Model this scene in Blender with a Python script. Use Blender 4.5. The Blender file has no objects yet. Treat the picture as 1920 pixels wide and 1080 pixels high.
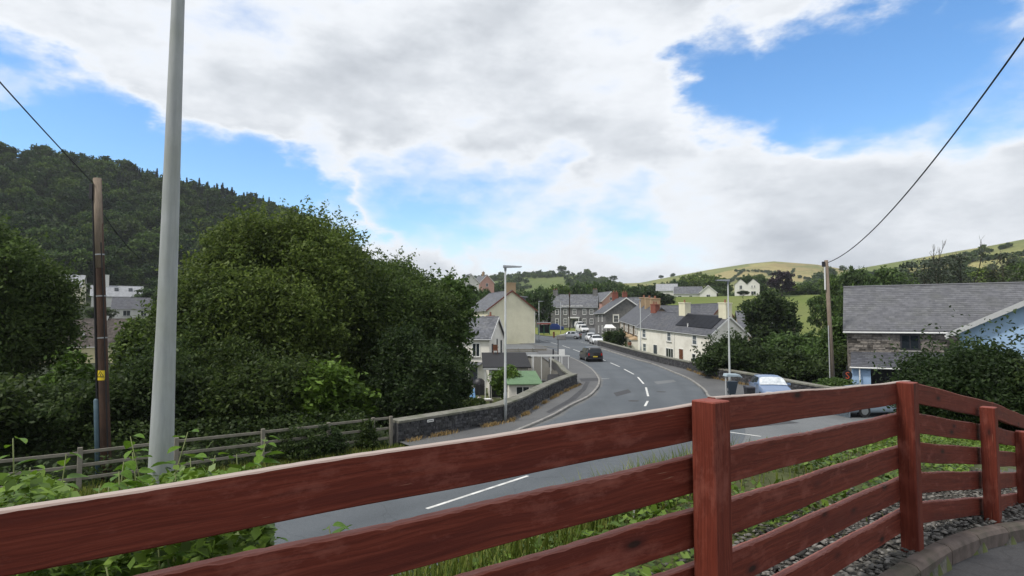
import bpy, bmesh, math, random
import numpy as np
from mathutils import Vector, Matrix
R = math.radians
rng = np.random.default_rng(7)
random.seed(7)
scene = bpy.context.scene
col = scene.collection

# ------------------------------------------------------------ camera
F = 1140.0                      # focal length in pixels of a 1920 wide picture
CZ = 4.7                        # camera height above the road
PITCH = math.atan(62 / F)
cam_d = bpy.data.cameras.new('camera'); cam = bpy.data.objects.new('camera', cam_d); col.objects.link(cam)
cam.location = (0, 0, CZ); cam.rotation_euler = (R(90) + PITCH, 0, 0)
cam_d.sensor_width = 36; cam_d.lens = 36 * F / 1920; cam_d.clip_start = 0.05; cam_d.clip_end = 12000
scene.camera = cam
scene.view_settings.view_transform = 'Standard'; scene.view_settings.look = 'None'
scene.view_settings.exposure = 0.38; scene.view_settings.gamma = 1.0
scene.render.resolution_x = 1024; scene.render.resolution_y = 576

def ray(px, py):
    a = (px - 960) / F; b = (540 - py) / F
    c, s = math.cos(PITCH), math.sin(PITCH)
    return Vector((a, c - b * s, s + b * c))
def at(px, py, Y):              # the point on a pixel's ray at ground distance Y
    d = ray(px, py); return Vector((0, 0, CZ)) + d * (Y / d.y)
def X_at(px, Y): return (px - 960) / F * Y
def street(y):                  # height of the street, rising gently towards the square
    t = (y - 70) / 8.0
    return 0.03 * 8.0 * (np.logaddexp(0, t))
def on_street(px, py):
    d = ray(px, py); lo, hi = 3.0, 260.0
    for _ in range(50):
        m = (lo + hi) / 2
        if CZ + d.z / d.y * m > float(street(m)): lo = m
        else: hi = m
    return at(px, py, lo)

# ------------------------------------------------------------ sky and sun
SUN_EL, SUN_AZ = R(56), R(-118)       # azimuth clockwise from +Y: behind, to the left
world = bpy.data.worlds.new('World'); scene.world = world; world.use_nodes = True
wt = world.node_tree; wt.nodes.clear()
def wn(t, **k):
    n = wt.nodes.new(t)
    for a, v in k.items(): setattr(n, a, v)
    return n
sky = wn('ShaderNodeTexSky', sky_type='NISHITA', sun_disc=False, sun_elevation=SUN_EL, sun_rotation=SUN_AZ)
sky.air_density = 1.0; sky.dust_density = 0.4; sky.ozone_density = 2.0; sky.altitude = 100
bg_sky = wn('ShaderNodeBackground'); bg_sky.inputs[1].default_value = 0.135
hs = wn('ShaderNodeHueSaturation'); hs.inputs['Saturation'].default_value = 1.25; hs.inputs['Value'].default_value = 1.25
wt.links.new(sky.outputs[0], hs.inputs['Color']); wt.links.new(hs.outputs[0], bg_sky.inputs[0])
tc = wn('ShaderNodeTexCoord')
def wmath(op, a, b=None, c=None, clamp=False):
    n = wn('ShaderNodeMath', operation=op); n.use_clamp = clamp
    for i, v in enumerate((a, b, c)):
        if v is None: continue
        if isinstance(v, (int, float)): n.inputs[i].default_value = v
        else: wt.links.new(v, n.inputs[i])
    return n.outputs[0]
def wmap(v, a, b, c=0.0, d=1.0, smooth=True):
    n = wn('ShaderNodeMapRange', interpolation_type='SMOOTHSTEP' if smooth else 'LINEAR')
    wt.links.new(v, n.inputs[0])
    for i, q in enumerate((a, b, c, d)): n.inputs[i + 1].default_value = q
    return n.outputs[0]
def wnoise(scale, detail, rough, vec, w=0.0):
    n = wn('ShaderNodeTexNoise'); n.noise_dimensions = '4D'; n.inputs['W'].default_value = w
    n.inputs['Scale'].default_value = scale; n.inputs['Detail'].default_value = detail; n.inputs['Roughness'].default_value = rough
    wt.links.new(vec, n.inputs['Vector']); return n.outputs[0]
DIR = tc.outputs['Generated']
mp = wn('ShaderNodeMapping'); mp.inputs['Scale'].default_value = (1.0, 1.0, 2.3)
mp.inputs['Rotation'].default_value = (0, R(-14), 0)
wt.links.new(DIR, mp.inputs[0])
big = wnoise(2.6, 9, 0.56, mp.outputs[0], 1.3)
fine = wnoise(7.0, 10, 0.6, mp.outputs[0], 4.1)
shade = wnoise(3.4, 7, 0.55, mp.outputs[0], 8.7)
# the larger openings of blue between the clouds, as directions in the sky: (pixel, radius in degrees, depth)
openings = [(1370,150,6.5,.85),(1480,150,6.5,.9),(1570,140,7.5,.95),(1680,130,7.5,.95),(1780,120,7,.85),(1870,140,7.5,.8),(1960,120,8,.75),(1470,210,4.5,.75),(1600,215,5,.7),(1720,215,5,.6),(1800,45,6,.8),(1900,20,5,.6),
            (20,190,6,.85),(100,190,5.5,.85),(180,215,5,.85),(250,240,4.5,.8),(330,265,4,.7),(-60,180,7,.7),(390,290,4.5,.8),(470,320,5,.85),(550,355,5,.8),(620,385,4,.6),
            (760,345,5,.42),(850,360,5.5,.5),(940,375,5.5,.48),(860,425,5,.45),(1180,400,6,.42),(1040,370,6,.42),(760,405,4.5,.42),(1000,440,6,.3),(1300,430,7,.25),(620,290,4,.3)]
def warp_dir(vec, scale, detail, amt, w):
    n = wn('ShaderNodeTexNoise'); n.noise_dimensions = '4D'; n.inputs['W'].default_value = w; n.inputs['Scale'].default_value = scale; n.inputs['Detail'].default_value = detail; n.inputs['Roughness'].default_value = 0.6
    wt.links.new(mp.outputs[0], n.inputs['Vector']); a_ = wn('ShaderNodeVectorMath', operation='SUBTRACT'); wt.links.new(n.outputs['Color'], a_.inputs[0]); a_.inputs[1].default_value = (0.5, 0.5, 0.5)
    b_ = wn('ShaderNodeVectorMath', operation='MULTIPLY_ADD'); wt.links.new(a_.outputs[0], b_.inputs[0]); b_.inputs[1].default_value = (amt, amt, amt * 0.55); wt.links.new(vec, b_.inputs[2])
    c_ = wn('ShaderNodeVectorMath', operation='NORMALIZE'); wt.links.new(b_.outputs[0], c_.inputs[0]); return c_.outputs[0]
WDIR = warp_dir(DIR, 4.5, 9, 0.34, 2.2)
tot = None
for px, py, r, k in openings:
    d = ray(px, py).normalized()
    n = wn('ShaderNodeVectorMath', operation='DOT_PRODUCT'); wt.links.new(WDIR, n.inputs[0]); n.inputs[1].default_value = d
    v = wmap(n.outputs['Value'], math.cos(R(r)), 1.0, 0.0, k)
    tot = v if tot is None else wmath('MAXIMUM', tot, v)
dens = wmath('ADD', wmath('MULTIPLY_ADD', big, 1.7, -0.85), wmath('MULTIPLY_ADD', fine, 1.1, -0.55))
dens = wmath('ADD', dens, 0.44)
dens = wmath('SUBTRACT', dens, tot)
mask = wmap(dens, -0.30, 0.36)
thick = wmap(dens, 0.15, 1.0)
greyf = wmath('MULTIPLY', thick, wmap(shade, 0.26, 0.58))
cr = wn('ShaderNodeValToRGB'); wt.links.new(greyf, cr.inputs[0])
cr.color_ramp.elements[0].position = 0.0; cr.color_ramp.elements[0].color = (0.745, 0.77, 0.805, 1)
cr.color_ramp.elements[1].position = 1.0; cr.color_ramp.elements[1].color = (0.36, 0.39, 0.435, 1)
e = cr.color_ramp.elements.new(0.35); e.color = (0.585, 0.615, 0.655, 1)
bg_cloud = wn('ShaderNodeBackground'); wt.links.new(cr.outputs[0], bg_cloud.inputs[0]); bg_cloud.inputs[1].default_value = 1.0
mixs = wn('ShaderNodeMixShader'); wt.links.new(mask, mixs.inputs[0]); wt.links.new(bg_sky.outputs[0], mixs.inputs[1]); wt.links.new(bg_cloud.outputs[0], mixs.inputs[2])
wo = wn('ShaderNodeOutputWorld'); wt.links.new(mixs.outputs[0], wo.inputs[0])
sd = bpy.data.lights.new('sun', 'SUN'); so = bpy.data.objects.new('sun', sd); col.objects.link(so)
sd.energy = 2.3; sd.angle = R(8); sd.color = (1.0, 0.95, 0.87)
sun_from = Vector((math.sin(SUN_AZ) * math.cos(SUN_EL), math.cos(SUN_AZ) * math.cos(SUN_EL), math.sin(SUN_EL)))
so.rotation_euler = sun_from.to_track_quat('Z', 'Y').to_euler(); so.location = sun_from * 80

# ------------------------------------------------------------ materials
MATS = {}
def nt_new(name):
    m = bpy.data.materials.new(name); m.use_nodes = True; t = m.node_tree
    b = t.nodes['Principled BSDF']; MATS[name] = m
    return m, t, b
def noise(t, vec, scale, detail=5, rough=0.55):
    n = t.nodes.new('ShaderNodeTexNoise'); n.inputs['Scale'].default_value = scale; n.inputs['Detail'].default_value = detail
    n.inputs['Roughness'].default_value = rough
    if vec is not None: t.links.new(vec, n.inputs['Vector'])
    return n.outputs[0]
def ramp(t, v, stops):
    n = t.nodes.new('ShaderNodeValToRGB'); t.links.new(v, n.inputs[0])
    els = n.color_ramp.elements
    while len(els) < len(stops): els.new(0.5)
    for e, (p, c) in zip(els, stops):
        e.position = p; e.color = (c[0], c[1], c[2], 1) if isinstance(c, (tuple, list)) else (c, c, c, 1)
    return n.outputs[0]
def mix(t, f, a, b, mode='MIX'):
    n = t.nodes.new('ShaderNodeMix'); n.data_type = 'RGBA'; n.blend_type = mode
    for i, v in ((0, f), (6, a), (7, b)):
        if isinstance(v, (int, float)): n.inputs[i].default_value = v
        elif isinstance(v, (tuple, list)): n.inputs[i].default_value = (v[0], v[1], v[2], 1)
        else: t.links.new(v, n.inputs[i])
    return n.outputs[2]
def coords(t, scale=(1, 1, 1), kind='Object'):
    c = t.nodes.new('ShaderNodeTexCoord'); m = t.nodes.new('ShaderNodeMapping'); m.inputs['Scale'].default_value = scale
    t.links.new(c.outputs[kind], m.inputs[0]); return m.outputs[0]
def bump(t, b, h, strength=0.3, dist=0.02):
    n = t.nodes.new('ShaderNodeBump'); n.inputs['Strength'].default_value = strength; n.inputs['Distance'].default_value = dist
    t.links.new(h, n.inputs['Height']); t.links.new(n.outputs[0], b.inputs['Normal'])
def island(t):
    g = t.nodes.new('ShaderNodeNewGeometry'); return g.outputs['Random Per Island']
def surf(name, c1, c2, scale=4, rough=0.8, bmp=0.2, dist=0.01, stain=None, stain_scale=0.6, stain_amt=0.5, spec=0.3, metal=0.0, isl=0.0, stretch=(1, 1, 1)):
    m, t, b = nt_new(name); v = coords(t, stretch)
    n1 = noise(t, v, scale, 7, 0.6)
    c = ramp(t, n1, [(0.3, c1), (0.7, c2)])
    if stain:
        n2 = noise(t, coords(t), stain_scale, 6, 0.6)
        c = mix(t, ramp(t, n2, [(0.45, 0.0), (0.72, stain_amt)]), c, stain)
    if isl:
        c = mix(t, 1.0, c, ramp(t, island(t), [(0.0, 1 - isl), (1.0, 1 + isl)]), 'MULTIPLY')
    t.links.new(c, b.inputs['Base Color']); b.inputs['Roughness'].default_value = rough
    b.inputs['Specular IOR Level'].default_value = spec; b.inputs['Metallic'].default_value = metal
    if bmp: bump(t, b, n1, bmp, dist)
    return m
def foliage(name, c_dark, c_mid, c_light, trans=0.3, rough=0.55, var=0.22):
    m, t, b = nt_new(name)
    c = ramp(t, island(t), [(0.0, c_dark), (0.55, c_mid), (1.0, c_light)])
    oi = t.nodes.new('ShaderNodeObjectInfo')
    c = mix(t, 1.0, c, ramp(t, oi.outputs['Random'], [(0.0, (1 - var, 1 - var * .8, 1 - var * .7)), (0.5, (1, 1, 1)), (1.0, (1 + var * 1.15, 1 + var * .75, 1 - var * .5))]), 'MULTIPLY')
    n2 = noise(t, coords(t, kind='Generated'), 5, 3)
    c = mix(t, 1.0, c, ramp(t, n2, [(0.3, 0.75), (0.7, 1.25)]), 'MULTIPLY')
    t.links.new(c, b.inputs['Base Color']); b.inputs['Roughness'].default_value = rough; b.inputs['Specular IOR Level'].default_value = 0.25
    tr = t.nodes.new('ShaderNodeBsdfTranslucent'); t.links.new(c, tr.inputs[0])
    ms = t.nodes.new('ShaderNodeMixShader'); ms.inputs[0].default_value = trans
    out = t.nodes['Material Output']
    t.links.new(b.outputs[0], ms.inputs[1]); t.links.new(tr.outputs[0], ms.inputs[2]); t.links.new(ms.outputs[0], out.inputs[0])
    return m
def plain(name, c, rough=0.5, metal=0.0, spec=0.5):
    return surf(name, tuple(x * 0.92 for x in c), tuple(min(1, x * 1.06) for x in c), 6, rough, 0.05, 0.003, spec=spec, metal=metal)

# red stained timber of the near fence: long grain, knots, scuffs, upper faces paled by wear and painted sky sheen
def wood_red(name, worn_sky):
    m, t, b = nt_new(name)
    oi = t.nodes.new('ShaderNodeObjectInfo')
    tcn = t.nodes.new('ShaderNodeTexCoord')
    off = t.nodes.new('ShaderNodeVectorMath'); off.operation = 'ADD'
    cmb = t.nodes.new('ShaderNodeCombineXYZ')
    mul = t.nodes.new('ShaderNodeMath'); mul.operation = 'MULTIPLY'; mul.inputs[1].default_value = 37.0
    t.links.new(oi.outputs['Random'], mul.inputs[0]); t.links.new(mul.outputs[0], cmb.inputs[0]); t.links.new(mul.outputs[0], cmb.inputs[2])
    t.links.new(tcn.outputs['Object'], off.inputs[0]); t.links.new(cmb.outputs[0], off.inputs[1])
    def mapped(s):
        mm = t.nodes.new('ShaderNodeMapping'); mm.inputs['Scale'].default_value = s; t.links.new(off.outputs[0], mm.inputs[0]); return mm.outputs[0]
    warp = t.nodes.new('ShaderNodeTexNoise'); warp.inputs['Scale'].default_value = 1.0; warp.inputs['Detail'].default_value = 3
    t.links.new(mapped((2.2, 6, 6)), warp.inputs['Vector'])
    add = t.nodes.new('ShaderNodeVectorMath'); add.operation = 'MULTIPLY_ADD'
    t.links.new(warp.outputs['Color'], add.inputs[0]); add.inputs[1].default_value = (0, 0.03, 0.05); t.links.new(off.outputs[0], add.inputs[2])
    mg = t.nodes.new('ShaderNodeMapping'); mg.inputs['Scale'].default_value = (1.6, 95, 95); t.links.new(add.outputs[0], mg.inputs[0])
    grain = noise(t, mg.outputs[0], 1.0, 6, 0.65)
    mg2 = t.nodes.new('ShaderNodeMapping'); mg2.inputs['Scale'].default_value = (0.8, 14, 14); t.links.new(add.outputs[0], mg2.inputs[0])
    ring = noise(t, mg2.outputs[0], 1.0, 3, 0.5)
    c = ramp(t, grain, [(0.26, (0.074, 0.015, 0.009)), (0.48, (0.132, 0.026, 0.015)), (0.76, (0.205, 0.048, 0.028))])
    c = mix(t, ramp(t, ring, [(0.36, 0.5), (0.46, 0.0)]), c, (0.075, 0.015, 0.011))
    mw = t.nodes.new('ShaderNodeMapping'); mw.inputs['Scale'].default_value = (0.22, 1, 1); t.links.new(add.outputs[0], mw.inputs[0])
    wv = t.nodes.new('ShaderNodeTexWave'); wv.wave_type = 'BANDS'; wv.bands_direction = 'Z'; wv.inputs['Scale'].default_value = 15; wv.inputs['Distortion'].default_value = 7; wv.inputs['Detail'].default_value = 4; wv.inputs['Detail Scale'].default_value = 1.6; t.links.new(mw.outputs[0], wv.inputs['Vector'])
    c = mix(t, ramp(t, wv.outputs['Fac'], [(0.0, 0.4), (0.16, 0.0)]), c, (0.085, 0.018, 0.012))
    # faded chalky patches of thin stain
    patch = noise(t, mapped((4, 9, 9)), 1.0, 8, 0.7)
    c = mix(t, ramp(t, patch, [(0.53, 0.0), (0.60, 0.25), (0.70, 0.55)]), c, (0.29, 0.10, 0.075))
    # knots
    vo = t.nodes.new('ShaderNodeTexVoronoi'); vo.inputs['Scale'].default_value = 1.0; t.links.new(mapped((2.3, 5.5, 6.0)), vo.inputs['Vector'])
    kn = vo.outputs['Distance']
    c = mix(t, ramp(t, kn, [(0.10, 0.7), (0.20, 0.0)]), c, (0.06, 0.013, 0.010))
    c = mix(t, ramp(t, kn, [(0.06, 0.95), (0.10, 0.0)]), c, (0.026, 0.012, 0.009))
    # thin pale scratches along the grain
    sc = noise(t, mapped((5, 110, 130)), 1.0, 2, 0.5)
    gate = noise(t, mapped((2.5, 6, 6)), 1.0, 3, 0.5)
    sg = t.nodes.new('ShaderNodeMath'); sg.operation = 'MULTIPLY'
    t.links.new(ramp(t, sc, [(0.73, 0.0), (0.76, 0.8)]), sg.inputs[0]); t.links.new(ramp(t, gate, [(0.5, 0.0), (0.6, 1.0)]), sg.inputs[1])
    c = mix(t, sg.outputs[0], c, (0.42, 0.25, 0.17))
    # weathered upper face, sky reflection also painted into its pale colour
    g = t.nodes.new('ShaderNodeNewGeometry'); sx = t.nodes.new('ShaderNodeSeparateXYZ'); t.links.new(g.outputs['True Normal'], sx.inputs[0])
    wear_sky = noise(t, mapped((6, 40, 40)), 1.0, 6, 0.7)
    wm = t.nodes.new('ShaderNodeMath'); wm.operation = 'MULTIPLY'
    t.links.new(ramp(t, sx.outputs[2], [(0.35, 0.0), (0.8, 1.0)]), wm.inputs[0]); t.links.new(ramp(t, wear_sky, [(0.3, worn_sky[1]), (0.65, worn_sky[2])]), wm.inputs[1])
    c = mix(t, wm.outputs[0], c, worn_sky[0])
    t.links.new(c, b.inputs['Base Color']); b.inputs['Specular IOR Level'].default_value = 0.22
    t.links.new(ramp(t, patch, [(0.3, 0.62), (0.8, 0.85)]), b.inputs['Roughness'])
    bump(t, b, grain, 0.35, 0.004)
    return m
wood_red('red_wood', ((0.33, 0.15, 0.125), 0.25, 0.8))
wood_red('red_wood_worn_sky', ((0.40, 0.335, 0.30), 0.8, 1.0))
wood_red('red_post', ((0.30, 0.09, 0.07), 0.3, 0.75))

def asphalt(name, c1, c2, patch):
    m, t, b = nt_new(name); v = coords(t)
    grit = noise(t, v, 55, 4, 0.7); bigs = noise(t, v, 0.22, 6, 0.6)
    track = noise(t, coords(t, (0.7, 0.12, 1)), 1.0, 5, 0.6)
    c = ramp(t, bigs, [(0.3, c1), (0.7, c2)])
    c = mix(t, ramp(t, track, [(0.5, 0.0), (0.75, 0.45)]), c, patch)
    st2 = noise(t, coords(t), 1.3, 8, 0.7); c = mix(t, ramp(t, st2, [(0.56, 0.0), (0.70, 0.35)]), c, tuple(x * 0.6 for x in c1))
    vc = t.nodes.new('ShaderNodeTexVoronoi'); vc.feature = 'DISTANCE_TO_EDGE'; vc.inputs['Scale'].default_value = 0.33; nd = t.nodes.new('ShaderNodeTexNoise'); nd.inputs['Scale'].default_value = 1.1; nd.inputs['Detail'].default_value = 6; t.links.new(v, nd.inputs['Vector'])
    va = t.nodes.new('ShaderNodeVectorMath'); va.operation = 'ADD'; t.links.new(v, va.inputs[0]); t.links.new(nd.outputs['Color'], va.inputs[1]); t.links.new(va.outputs[0], vc.inputs['Vector'])
    c = mix(t, ramp(t, vc.outputs['Distance'], [(0.003, 0.28), (0.008, 0.0)]), c, tuple(x * 0.45 for x in c1))
    if name == 'asphalt':                       # wheel tracks polished darker, grit and dust gathered at the edges
        an = t.nodes.new('ShaderNodeAttribute'); an.attribute_name = 'cross'; wob = t.nodes.new('ShaderNodeMath'); wob.operation = 'MULTIPLY_ADD'; t.links.new(noise(t, v, 0.35, 5, 0.6), wob.inputs[0]); wob.inputs[1].default_value = 0.10; t.links.new(an.outputs['Fac'], wob.inputs[2])
        c = mix(t, ramp(t, wob.outputs[0], [(0.12, 0.0), (0.20, 0.30), (0.28, 0.0), (0.40, 0.0), (0.47, 0.30), (0.53, 0.02), (0.60, 0.30), (0.68, 0.0), (0.80, 0.0), (0.88, 0.30), (0.95, 0.0)]), c, tuple(x * 0.72 for x in c1))
        c = mix(t, ramp(t, wob.outputs[0], [(0.05, 0.55), (0.09, 0.0), (1.0, 0.0)]), c, (0.19, 0.175, 0.15))
    c = mix(t, 1.0, c, ramp(t, grit, [(0.3, 0.72), (0.7, 1.3)]), 'MULTIPLY')
    t.links.new(c, b.inputs['Base Color']); b.inputs['Roughness'].default_value = 0.82; b.inputs['Specular IOR Level'].default_value = 0.3
    bump(t, b, grit, 0.5, 0.006); return m
asphalt('asphalt', (0.080, 0.091, 0.102), (0.112, 0.123, 0.135), (0.070, 0.077, 0.086))
asphalt('asphalt_side', (0.125, 0.132, 0.137), (0.165, 0.172, 0.176), (0.10, 0.105, 0.11))
asphalt('tarmac', (0.040, 0.040, 0.044), (0.062, 0.062, 0.066), (0.075, 0.073, 0.075))
asphalt('pavement', (0.09, 0.091, 0.093), (0.125, 0.125, 0.125), (0.075, 0.075, 0.078))
surf('paint_white', (0.55, 0.55, 0.53), (0.75, 0.75, 0.72), 9, 0.7, 0.2, 0.004, stain=(0.2, 0.2, 0.2), stain_scale=3, stain_amt=0.6)
surf('kerb_stone', (0.20, 0.19, 0.18), (0.33, 0.32, 0.30), 7, 0.9, 0.3, 0.01, stain=(0.1, 0.1, 0.085), stain_scale=1.1, stain_amt=0.6)
surf('kerb_concrete', (0.085, 0.068, 0.06), (0.165, 0.132, 0.118), 9, 0.92, 0.5, 0.012, stain=(0.05, 0.055, 0.035), stain_scale=3.5, stain_amt=0.8)
surf('concrete', (0.25, 0.245, 0.23), (0.36, 0.35, 0.33), 8, 0.9, 0.3, 0.01, stain=(0.12, 0.12, 0.10), stain_scale=1.5)
surf('gravel_bed', (0.06, 0.057, 0.05), (0.12, 0.115, 0.10), 30, 0.95, 0.8, 0.02)
surf('pebble', (0.085, 0.082, 0.078), (0.165, 0.155, 0.14), 18, 0.85, 0.2, 0.004, isl=0.85)
surf('wall_stone', (0.030, 0.031, 0.036), (0.085, 0.085, 0.090), 9, 0.9, 0.7, 0.02, stain=(0.11, 0.11, 0.105), stain_scale=1.6, stain_amt=0.5, isl=0.5)
surf('wall_core', (0.05, 0.05, 0.055), (0.085, 0.085, 0.085), 8, 0.95, 0.5, 0.02)
surf('coping', (0.14, 0.135, 0.115), (0.24, 0.235, 0.20), 5, 0.92, 0.4, 0.015, stain=(0.075, 0.085, 0.045), stain_scale=1.2, stain_amt=0.8)
surf('dry_weed', (0.22, 0.15, 0.06), (0.36, 0.25, 0.11), 5, 0.9, 0, isl=0.5)
surf('grey_wood', (0.16, 0.145, 0.12), (0.29, 0.265, 0.225), 4, 0.85, 0.4, 0.006, stretch=(1.5, 20, 20), stain=(0.09, 0.10, 0.06), stain_scale=2)
surf('pole_wood', (0.045, 0.026, 0.018), (0.10, 0.055, 0.038), 4, 0.8, 0.5, 0.01, stretch=(16, 16, 0.9), stain=(0.02, 0.015, 0.012), stain_scale=1.1, stain_amt=0.8)
surf('pole_wood_pale', (0.16, 0.125, 0.095), (0.27, 0.215, 0.17), 4, 0.85, 0.4, 0.01, stretch=(16, 16, 0.9), stain=(0.10, 0.08, 0.06), stain_scale=0.9)
surf('column_steel', (0.30, 0.32, 0.33), (0.40, 0.42, 0.43), 3, 0.55, 0.15, 0.003, stretch=(9, 9, 1.2), stain=(0.20, 0.225, 0.15), stain_scale=1.1, stain_amt=0.55, spec=0.4)
surf('lamp_head', (0.22, 0.24, 0.27), (0.28, 0.30, 0.33), 5, 0.5, 0.05, 0.003)
surf('cable', (0.012, 0.012, 0.014), (0.02, 0.02, 0.022), 5, 0.6, 0)
surf('duct_blue', (0.06, 0.10, 0.13), (0.09, 0.14, 0.17), 4, 0.5, 0.1, 0.003)
plain('sign_yellow', (0.75, 0.55, 0.02), 0.45)
plain('sign_black', (0.015, 0.015, 0.015), 0.5)
plain('sign_white', (0.78, 0.78, 0.76), 0.5)
plain('sign_red', (0.55, 0.10, 0.04), 0.5)
surf('render_cream', (0.70, 0.665, 0.49), (0.77, 0.735, 0.56), 1.5, 0.9, 0.25, 0.01, stain=(0.50, 0.47, 0.36), stain_scale=0.4, stain_amt=0.45)
surf('render_offwhite', (0.74, 0.715, 0.65), (0.82, 0.795, 0.73), 1.8, 0.9, 0.3, 0.012, stain=(0.43, 0.40, 0.34), stain_scale=0.5, stain_amt=0.5)
surf('render_white', (0.66, 0.65, 0.61), (0.75, 0.74, 0.70), 2, 0.9, 0.2, 0.01, stain=(0.5, 0.49, 0.45), stain_scale=0.5)
surf('render_yellow', (0.50, 0.45, 0.27), (0.58, 0.52, 0.32), 2, 0.9, 0.2, 0.01)
surf('render_pink', (0.48, 0.28, 0.24), (0.56, 0.34, 0.29), 2, 0.9, 0.2, 0.01)
surf('render_blue', (0.30, 0.45, 0.66), (0.38, 0.53, 0.74), 2, 0.85, 0.2, 0.01, stain=(0.25, 0.35, 0.48), stain_scale=0.8)
surf('render_buff', (0.34, 0.27, 0.20), (0.43, 0.35, 0.27), 2, 0.9, 0.2, 0.01)
surf('grey_stone', (0.10, 0.10, 0.105), (0.20, 0.195, 0.19), 3, 0.92, 0.5, 0.03, stain=(0.07, 0.07, 0.07), stain_scale=1.6, stain_amt=0.7, isl=0.5)
surf('brown_stone', (0.17, 0.125, 0.085), (0.30, 0.225, 0.155), 4, 0.92, 0.5, 0.03, stain=(0.10, 0.085, 0.07), stain_scale=2, stain_amt=0.7, isl=0.5)
surf('barn_stone', (0.075, 0.068, 0.062), (0.24, 0.215, 0.19), 5, 0.93, 0.6, 0.03, isl=0.75)
surf('brick_red', (0.20, 0.068, 0.048), (0.27, 0.095, 0.068), 12, 0.9, 0.3, 0.01, stain=(0.14, 0.06, 0.045), stain_scale=3)
surf('brick_buff', (0.34, 0.24, 0.14), (0.44, 0.32, 0.20), 12, 0.9, 0.3, 0.01)
surf('slate', (0.085, 0.090, 0.105), (0.135, 0.140, 0.158), 4, 0.6, 0.25, 0.008, stain=(0.16, 0.16, 0.145), stain_scale=0.9, stain_amt=0.5, isl=0.30, spec=0.45)
surf('slate_dark', (0.060, 0.063, 0.076), (0.092, 0.095, 0.110), 4, 0.55, 0.2, 0.008, stain=(0.11, 0.11, 0.105), stain_scale=0.7, stain_amt=0.45, isl=0.25, spec=0.45)
surf('slate_barn', (0.100, 0.102, 0.114), (0.145, 0.147, 0.160), 4, 0.75, 0.25, 0.008, stain=(0.115, 0.12, 0.105), stain_scale=0.8, stain_amt=0.4, isl=0.17, spec=0.3)
surf('tile_brown', (0.058, 0.048, 0.042), (0.098, 0.083, 0.074), 4, 0.85, 0.3, 0.01, isl=0.35)
surf('slate_pale', (0.27, 0.28, 0.30), (0.34, 0.35, 0.37), 4, 0.7, 0.2, 0.01, isl=0.15)
surf('felt_black', (0.018, 0.018, 0.020), (0.035, 0.035, 0.038), 8, 0.9, 0.3, 0.01)
surf('felt_green', (0.10, 0.175, 0.095), (0.15, 0.235, 0.135), 6, 0.9, 0.3, 0.01, stain=(0.08, 0.12, 0.08), stain_scale=0.9)
surf('barge_brown', (0.13, 0.035, 0.022), (0.18, 0.052, 0.034), 6, 0.6, 0.1, 0.004)
plain('trim_white', (0.74, 0.74, 0.72), 0.5)
plain('gutter_grey', (0.45, 0.46, 0.47), 0.5)
surf('door_brown', (0.11, 0.042, 0.020), (0.15, 0.06, 0.03), 5, 0.55, 0.1, 0.003, stretch=(8, 8, 1))
plain('door_dark', (0.05, 0.06, 0.075), 0.5)
plain('tarp_blue', (0.012, 0.045, 0.24), 0.45)
plain('cloth_blue', (0.22, 0.42, 0.72), 0.85)
plain('cloth_pale', (0.66, 0.56, 0.58), 0.9)
plain('plastic_dark', (0.02, 0.02, 0.026), 0.5)
plain('plastic_green', (0.03, 0.12, 0.06), 0.5)
plain('bin_body', (0.035, 0.05, 0.07), 0.45)
plain('bin_lid', (0.35, 0.43, 0.48), 0.5)
plain('terracotta', (0.25, 0.115, 0.075), 0.85)
surf('shelter_red', (0.30, 0.06, 0.05), (0.38, 0.09, 0.075), 4, 0.6, 0)
surf('solar', (0.006, 0.007, 0.011), (0.011, 0.012, 0.018), 4, 0.5, 0, spec=0.15)
surf('bark', (0.045, 0.038, 0.030), (0.10, 0.088, 0.07), 5, 0.92, 0.5, 0.02, stretch=(5, 5, 1))
surf('bark_pale', (0.19, 0.17, 0.14), (0.28, 0.26, 0.22), 5, 0.92, 0.4, 0.02, stretch=(5, 5, 1))
m, t, b = nt_new('glass_painted_sky'); b.inputs['Base Color'].default_value = (0.11, 0.13, 0.15, 1); b.inputs['Roughness'].default_value = 0.1  # pale base colour paints in the sky reflected by these panes
m, t, b = nt_new('glass_dark'); b.inputs['Base Color'].default_value = (0.018, 0.024, 0.030, 1); b.inputs['Roughness'].default_value = 0.08; b.inputs['Specular IOR Level'].default_value = 0.5
def carpaint(name, c, metal=0.0):
    m, t, b = nt_new(name); n = noise(t, coords(t), 3, 4)
    t.links.new(ramp(t, n, [(0.3, tuple(x * 0.92 for x in c)), (0.7, c)]), b.inputs['Base Color'])
    b.inputs['Metallic'].default_value = metal; b.inputs['Roughness'].default_value = 0.32; b.inputs['Coat Weight'].default_value = 0.6; b.inputs['Coat Roughness'].default_value = 0.08
carpaint('paint_black', (0.012, 0.012, 0.015)); carpaint('paint_silver', (0.36, 0.38, 0.41), 0.4)
carpaint('car_white', (0.70, 0.71, 0.72)); carpaint('paint_blue', (0.17, 0.24, 0.38), 0.2); carpaint('paint_pale_blue', (0.34, 0.42, 0.50), 0.2)
plain('tyre', (0.014, 0.014, 0.015), 0.85); plain('rim', (0.30, 0.31, 0.32), 0.4, 0.6)
plain('lamp_red', (0.35, 0.012, 0.010), 0.25); plain('lamp_clear', (0.62, 0.64, 0.66), 0.2); plain('plate_yellow', (0.62, 0.48, 0.04), 0.5)
surf('foil', (0.42, 0.46, 0.50), (0.80, 0.83, 0.85), 4, 0.3, 0.9, 0.08, metal=0.15)
foliage('leaf_big', (0.040, 0.066, 0.016), (0.094, 0.142, 0.033), (0.155, 0.21, 0.058), 0.48)
foliage('leaf_bright', (0.045, 0.085, 0.010), (0.085, 0.150, 0.018), (0.14, 0.225, 0.035))
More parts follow.
